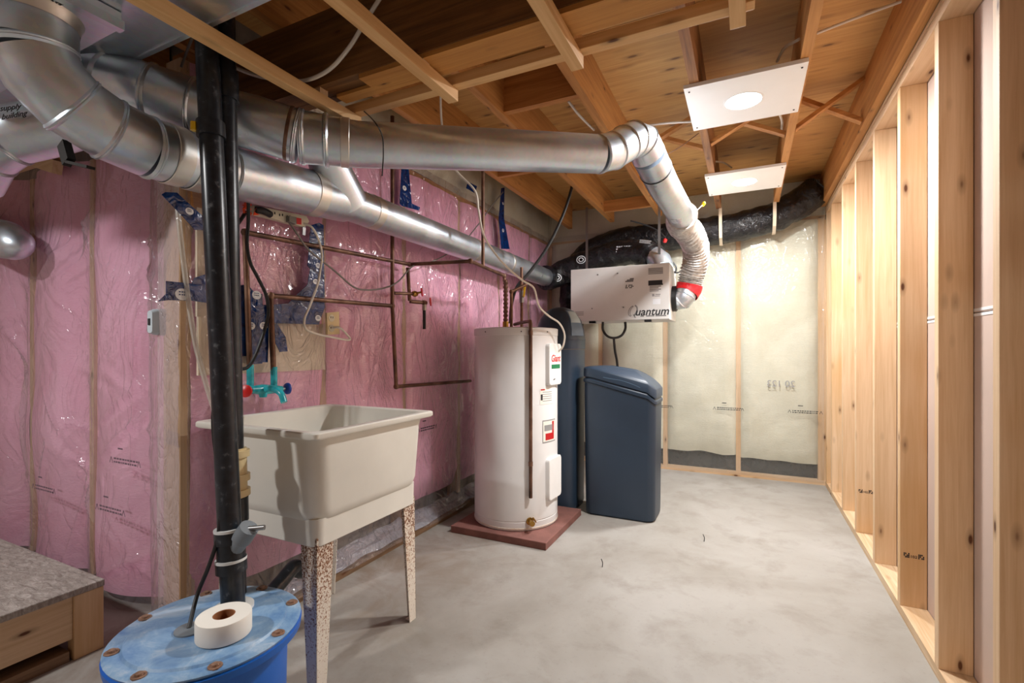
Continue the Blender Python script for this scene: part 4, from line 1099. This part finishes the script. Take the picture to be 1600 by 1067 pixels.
q1 = atd(815, 506, 3.3)
yv = thing('ball_valve', V((q1.x, q1.y, HT - .05)), 'upright pipe with yellow lever ball valve between heater and softener', 'valve')
MB().tube([V((q1.x, q1.y, HT)), V((q1.x, q1.y, HT + 0.43))], 0.010, 12).build('pipe', 'copper', yv, smooth=True)
MB().tube([V((q1.x, q1.y, HT + 0.19)), V((q1.x, q1.y, HT + 0.27))], 0.018, 12).build('valve_body', 'steel', yv, smooth=True)
MB().bar(V((q1.x + 0.025, q1.y - 0.02, HT + 0.225)), V((q1.x + 0.035, q1.y - 0.02, HT + 0.31)), 0.012, 0.006, up=(0, -1, 0)).build('lever', 'yellow_plastic', yv)
MB().tube([V((q1.x, q1.y, HT + 0.228)), V((q1.x + 0.03, q1.y - 0.02, HT + 0.228))], 0.005, 8).build('stem', 'steel', yv)

# ------------------------------------------------------------------ faucet over the tub
fz = C(412, 608); 
fa_ = thing('tub_faucet', fz, 'teal film-wrapped tub faucet with one red and one blue knob', 'faucet')
f0, f1 = C(392, 609, XC + 0.02), C(440, 608, XC + 0.02)
MB().tube([f0, f0.lerp(f1, .2), f0.lerp(f1, .35), f0.lerp(f1, .7), f1], [0.014, 0.018, 0.021, 0.017, 0.013], 16).build('body', 'teal_plastic', fa_, smooth=True)
mid = f0.lerp(f1, 0.38)
MB().tube(spl([mid, mid + V((0.05, 0, 0.005)), mid + V((0.10, 0, -0.01)), mid + V((0.12, 0, -0.045))], 5), 0.012, 14).build('spout', 'teal_plastic', fa_, smooth=True)
MB().tube([mid + V((0, 0, -0.03)), mid + V((0, 0, 0.0))], [0.013, 0.02], 12).build('hub', 'teal_plastic', fa_, smooth=True)
for p in (C(391, 598), C(428, 600)):
    MB().tube([V((p.x, p.y, p.z - 0.02)), V((p.x, p.y, p.z + 0.07))], 0.013, 12).build('tail_pipe', 'teal_plastic', fa_, smooth=True)
MB().tube([f1, C(445, 607.5, XC + 0.02)], 0.007, 10).build('stem', 'steel', fa_, smooth=True)
def knob(c, d, mat, lab):
    q = MB().lathe([(0.006, -0.012), (0.020, -0.008), (0.024, -0.003), (0.024, 0.004), (0.012, 0.010), (0.0, 0.011)], c, 16, d)
    q.build('knob', mat, fa_, smooth=True, label=lab)
knob(C(384, 611, XC + 0.03), (0.5, -1, 0.1), 'red_plastic', 'red faucet knob'); knob(C(449, 607, XC + 0.02), (0.1, 1, 0), 'blue_plastic', 'blue faucet knob')

# ------------------------------------------------------------------ blue sheathing tape on the film
XT = XW + 0.080
def tape(px, label, x=XT, logos=(), group='blue sheathing tape patches'):
    pts = [onX(u, v, x) for u, v in px]
    c = sum(pts, V((0, 0, 0))) / len(pts)
    t_ = thing('sheathing_tape', c, label, 'tape', group)
    MB().plate(pts, (1, 0, 0), 0.0025).build('tape_strip', 'tuck_blue', t_)
    for (u, v, s_) in logos:
        c0 = onX(u, v, x + 0.0028); q = MB()
        ov = [c0 + V((0, math.cos(2 * PI * k / 20) * 0.020 * s_, math.sin(2 * PI * k / 20) * 0.017 * s_)) for k in range(20)]
        q.plate(ov, (1, 0, 0), 0.0006)
        t0 = q.build('logo_oval', 'tuck_white', t_)
        q = MB()
        for dz in (0.005, -0.003):
            for dy in (-0.010, -0.003, 0.004):
                p = c0 + V((0.0008, dy * s_, dz * s_)); q.plate([p, p + V((0, 0.005 * s_, 0)), p + V((0, 0.005 * s_, 0.004 * s_)), p + V((0, 0, 0.004 * s_))], (1, 0, 0), 0.0005)
        q.build('logo_print', 'tuck_blue', t_)
    return t_
tape([(252, 304), (258, 300), (276, 301), (292, 316), (326, 346), (326, 361), (304, 359), (285, 338)], 'slanting blue tape strip on the film just under the low duct', logos=((296, 330, .7),))
tape([(247, 471), (259, 459), (259, 439), (299, 443), (303, 434), (322, 428), (341, 432), (341, 476), (300, 470), (262, 469)], 'wide blue tape band on the film left of the black pipes', logos=((285, 460, 1.2),))
tape([(374, 446), (386, 444), (400, 460), (409, 459), (410, 476), (420, 477), (418, 566), (410, 566), (409, 568), (392, 569), (388, 556), (374, 557)], 'upright blue tape patch between the two faucet pipes', logos=((401, 461, 1.0), (392, 509, .9), (412, 509, .9)))
tape([(485, 352), (498, 348), (505, 352), (507, 480), (500, 500), (498, 507), (428, 505), (424, 476), (450, 474), (462, 462), (480, 445), (484, 420), (480, 415)], 'crooked blue tape strip running down to the outlet', logos=((497, 415, .7), (493, 440, .7), (497, 497, .8)))
tape([(424, 508), (432, 505), (446, 527), (449, 549), (437, 550), (430, 536)], 'small slanted blue tape patch beside the right faucet pipe')
tape([(627, 262), (638, 262), (643, 318), (656, 324), (654, 329), (628, 322), (624, 318)], 'dark blue tape strip hanging above the low duct beside the riser', logos=((632, 294, .8),))
tape([(783, 294), (788, 293), (787, 340), (796, 389), (783, 389), (779, 342)], 'long dark blue tape strip hanging from the cream rim film', x=XW + 0.095, logos=((786, 360, .8), (786, 318, .6)))
tape([(731, 284), (745, 291), (742, 302), (728, 294)], 'small dark blue tape scrap on the cream rim film', x=XW + 0.095)

# ------------------------------------------------------------------ power bar, outlet, box
pbx = XW + 0.075
def quad(px, x, th, nm, mat, par): return MB().plate([onX(u, v, x) for u, v in px], (1, 0, 0), th).build(nm, mat, par)
pw = thing('power_bar', onX(430, 345, pbx), 'beige power bar with a red switch fixed under the low duct', 'power bar')
quad([(386, 334), (390, 322), (472, 339), (476, 347), (470, 355), (462, 354)], pbx, 0.028, 'housing', 'beige_plastic', pw)
quad([(462, 340), (470, 341.5), (470, 351), (463, 350)], pbx + 0.028, 0.004, 'switch', 'red_plastic', pw)
for k in range(3):
    u = 424 + 12 * k; v = 333.5 + 2.7 * k
    for du in (0, 4.5): quad([(u + du, v - 2.5), (u + du + 1.6, v - 2.2), (u + du + 1.6, v + 1.6), (u + du, v + 1.2)], pbx + 0.028, 0.001, 'socket_slot', 'dark_slot', pw)
quad([(447, 338), (458, 340), (458, 351), (447, 347)], pbx + 0.028, 0.02, 'plug', 'grey_cord', pw)
quad([(472, 353), (477, 354), (476, 368), (472, 367)], pbx + 0.004, 0.004, 'mounting_tab', 'steel', pw)
bp_ = MB().tube(spl([onX(400, 328, pbx + 0.04), onX(408, 328.5, pbx + 0.045), onX(417, 332, pbx + 0.045), onX(422, 335, pbx + 0.038)], 5), 0.014, 12).build('plug', 'black_rubber', pw, smooth=True)
og = thing('orange_tape_wrap', onX(388, 328, pbx + 0.02), 'crumpled orange tape wrap at the end of the power bar', 'tape')
q = MB(); rnd = random.Random(3)
c0 = onX(386, 328, pbx + 0.035)
for k in range(9):
    a = c0 + V((rnd.uniform(-.01, .015), rnd.uniform(-.03, .035), rnd.uniform(-.022, .022)))
    q.plate([a + V((rnd.uniform(-.01, .01), rnd.uniform(-.022, .022), rnd.uniform(-.02, .02))) for _ in range(4)], (0.8, 0.4, 0.3), 0.002)
q.build('wrap', 'orange_tape', og)
cable('black_cable', [onX(384, 331, pbx + 0.02), onX(378, 341, pbx + 0.03), onX(370, 352, pbx + 0.03)], 0.007, 'black_rubber', 'short black cord end below the crumpled orange tape', 'cord')
ol = thing('wall_outlet', onX(517, 505, XT), 'cream wall outlet at the edge of the backing board', 'outlet')
quad([(508, 489), (527, 487), (528, 522), (509, 523)], XT, 0.012, 'cover_plate', 'cream_plastic', ol)
for v in (497, 513):
    c0 = onX(518, v, XT + 0.012)
    MB().lathe([(0.017, 0), (0.017, 0.002), (0, 0.002)], c0, 18, (1, 0, 0)).build('receptacle', 'beige_plastic', ol)
    for dy in (-0.006, 0.006): MB().box(c0.x + 0.0015, c0.x + 0.003, c0.y + dy - 0.0015, c0.y + dy + 0.0015, c0.z - 0.001, c0.z + 0.008).build('socket_slot', 'dark_slot', ol)
eb_ = thing('electrical_box', onY(241, 503, 1.04), 'pale blue electrical box bulging under the plastic at the corner post', 'electrical box')
MB().loft([rrect(0, 0, 0.040, 0.105, 0.015, 0)], cap=False)
ec = onY(241, 503, 1.03)
def er(s_, y): return [V((ec.x + p.x * s_, y, ec.z + p.y * s_)) for p in rrect(0, 0, 0.036, 0.095, 0.012, 0)]
MB().loft([er(1.05, 1.06), er(1.0, 1.03), er(0.85, 1.015)]).build('box_shell', 'white_box', eb_, smooth=True)
MB().box(ec.x - 0.008, ec.x + 0.004, 1.012, 1.0155, ec.z - 0.012, ec.z + 0.012).build('knockout', 'ink', eb_)

# ------------------------------------------------------------------ cords, cables and hoses
XK = XW + 0.125
K = lambda u, v, x=XK: onX(u, v, x)
cable('black_cable', [K(366, 279, -1.60), K(379, 286, -1.62), K(387, 303, -1.66), K(388, 345), K(386, 380), K(391, 410), K(404, 436), K(416, 462), K(419, 490), K(412, 520), K(400, 553), K(388, 573), K(376, 577, -1.70)], 0.0065, 'black_rubber', 'thick black cord looping down past the faucet pipes', 'cord')
cable('white_cable', [K(474, 349, -1.73), K(488, 356), K(499, 378), K(503, 400), K(500, 425), K(496, 445), K(484, 478), K(476, 497), K(477, 512), K(490, 520), K(515, 526), K(546, 531), K(540, 520), K(530, 512), K(519, 512, XT + 0.02)], 0.005, 'white_cord', 'pale cord looping from the power bar to the cream outlet', 'cord')
cable('grey_cable', [K(449, 344, -1.72), K(462, 362), K(480, 388), K(500, 405), K(525, 425), K(552, 448), K(572, 453), K(600, 450), K(622, 440), K(645, 416), K(672, 410), K(700, 396), K(725, 377), K(748, 350, -1.62), K(768, 322, -1.62), K(786, 300, -1.65)], 0.0042, 'grey_cord', 'thin grey cord sagging across the pink wall behind the copper', 'cord')
cable('white_cable', [atd(688, 130, 2.3), atd(690, 190, 2.4), atd(700, 240, 2.45), atd(714, 268, 2.5), atd(742, 298, 2.5), atd(748, 330, 2.52), atd(757, 370, 2.56), atd(785, 410, 2.6), atd(815, 437, 2.64), atd(834, 450, 2.68), atd(842, 478, 2.72), atd(858, 494, 2.78), atd(874, 505, 2.86), atd(882, 522, 2.92), atd(880, 540, 2.95), atd(873, 549, 2.97)], 0.0055, 'white_cord', 'white cable hanging from the joists to the heater panel', 'cable')
cable('black_hose', [atd(897, 262, 3.5), atd(894, 290, 3.46), atd(880, 335, 3.42), atd(856, 385, 3.38), atd(830, 422, 3.34), atd(808, 448, 3.3), atd(799, 478, 3.27), atd(797, 505, 3.25)], 0.011, 'black_rubber', 'black hose slanting from the joists down behind the heater', 'hose')
cable('white_cable', [onY(296, 45, 1.165), onY(318, 75, 1.165), onY(352, 98, 1.165), onY(400, 118, 1.165), onY(445, 125, 1.165), onY(480, 125, 1.165), onY(515, 108, 1.165), onY(545, 75, 1.165), onY(568, 38, 1.165), onY(595, -5, 1.165)], 0.0065, 'white_cord', 'white flat cable sagging in front of the dark beam', 'cable')
cable('thin_wire', [onY(566, 171, 1.398), atd(585, 190, 1.63), atd(597, 212, 1.65), atd(599, 240, 1.66), atd(597, 275, 1.68)], 0.0022, 'black_rubber', 'thin black wire hanging in front of the diagonal duct', 'wire')
cable('white_cable', [onZ(888, 158, ZJ + 0.06), onZ(905, 180, ZJ + 0.03), onZ(928, 203, ZJ + 0.05)], 0.006, 'white_cord', 'short white cable on the joist beside the wooden blocking', 'cable')
cable('white_cable', [onZ(1010, 196, ZJ + 0.05), onZ(1045, 192, ZJ + 0.03), onZ(1082, 190, ZJ + 0.04)], 0.006, 'white_cord', 'white cable running into the side of the panel by the duct elbow', 'cable')
cable('white_cable', [onZ(1276, 52, ZS - 0.05), onZ(1340, 27, ZS - 0.04), onZ(1420, -2, ZS - 0.05)], 0.006, 'white_cord', 'straight white cable under the plywood beside the end joist', 'cable')
cable('white_cable', [onZ(1214, 96, ZJ + 0.10), onZ(1226, 75, ZJ + 0.10), onZ(1249, 61, ZJ + 0.08)], 0.006, 'white_cord', 'white cable curling up above the panel by the duct elbow', 'cable')
cable('white_cable', [onZ(1218, 178, ZJ + 0.04), onZ(1222, 190, ZJ + 0.06), onZ(1221, 206, ZJ + 0.10)], 0.006, 'white_cord', 'white cable end on the joist between the two panels', 'cable')
cable('white_cable', [onZ(1112, 252, ZJ + 0.10), onZ(1130, 254, ZJ + 0.10), onZ(1143, 262, ZJ + 0.10)], 0.006, 'white_cord', 'white cable lying above the panel near the black duct', 'cable')
cable('thin_wire', [atd(1033, 246, 2.35), atd(1062, 230, 2.3), atd(1092, 208, 2.25)], 0.002, 'copper', 'thin wire tying the steel duct to a joist', 'wire')
cable('thin_wire', [atd(1072, 341, 3.0), atd(1085, 332, 3.1), atd(1098, 320, 3.3)], 0.002, 'white_cord', 'thin pale wire with yellow connector above the silver flex', 'wire')
cable('drain_hose', [atd(942, 503, 3.85), atd(942, 515, 3.86), atd(949, 525, 3.86), atd(960, 528, 3.86), atd(971, 524, 3.86), atd(977, 514, 3.86), atd(977, 503, 3.85)], 0.010, 'black_rubber', 'black loop of drain hose under the air exchanger', 'hose')
cable('drain_hose', [atd(959, 528, 3.87), atd(961, 548, 3.88), atd(965, 575, 3.9), atd(966, 640, 3.9)], 0.010, 'black_rubber', 'black drain hose dropping from the loop behind the brine tank', 'hose')
cable('black_cable', [atd(1038, 392, 3.85), atd(1044, 408, 3.82), atd(1049, 420, 3.8), atd(1055, 425, 3.8), atd(1056, 416, 3.8), atd(1049, 410, 3.82), atd(1046, 424, 3.8), atd(1058, 426, 3.82), atd(1064, 424, 3.85)], 0.006, 'black_rubber', 'tangled dark cord beside the top corner of the air exchanger', 'cord')
cable('clear_hose', [onX(274, 282, -1.775), onX(280, 350, -1.76), onX(288, 420, -1.75), onX(296, 480, -1.74), onX(306, 540, -1.73), onX(322, 600, -1.72), onX(334, 640, -1.71), onX(341, 672, -1.80 + .08)], 0.0085, 'clear_hose', 'translucent plastic hose draped down the corner post to the tub', 'hose')
cable('grey_cable', [onZ(300, 60, 2.0) , atd(292, 80, 1.6), atd(283, 105, 1.62)], 0.004, 'grey_cord', 'thin grey cord dangling below the rectangular trunk duct', 'cord')
cable('dark_cable', [atd(985, 345, 3.9), atd(1010, 352, 3.9), atd(1030, 362, 3.88), atd(1040, 372, 3.85)], 0.006, 'black_rubber', 'dark cable dropping from a joist to the red connector', 'cable')
o = MB().lathe([(0.0, -0.02), (0.014, -0.012), (0.016, 0.01), (0.0, 0.02)], atd(1039, 376, 3.83), 12, (0.3, 0, 1)).build('wire_connector', 'red_plastic', None, smooth=True)
tag(o, 'small red wire connector above the air exchanger corner', 'connector')
o = MB().lathe([(0.0, -0.02), (0.010, -0.012), (0.012, 0.01), (0.0, 0.02)], atd(1099, 319, 3.3), 12, (0.6, 0, 1)).build('wire_connector', 'yellow_plastic', None, smooth=True)
tag(o, 'small yellow wire connector hanging beside the silver flex', 'connector')

# ------------------------------------------------------------------ nails in the floor
for u, v, lab in ((941, 886, 'bent nail standing in the bare floor before the slab'), (1100, 846, 'bent nail standing in the floor right of the brine tank'), (815, 852, 'bent nail standing in the floor at the slab edge')):
    p = onZ(u, v, 0)
    o = MB().tube(spl([p, p + V((0.002, 0, 0.022)), p + V((-0.006, 0.003, 0.04))], 4), 0.0022, 6).build('nail', 'ink'); tag(o, lab, 'nail', 'nails in the floor')
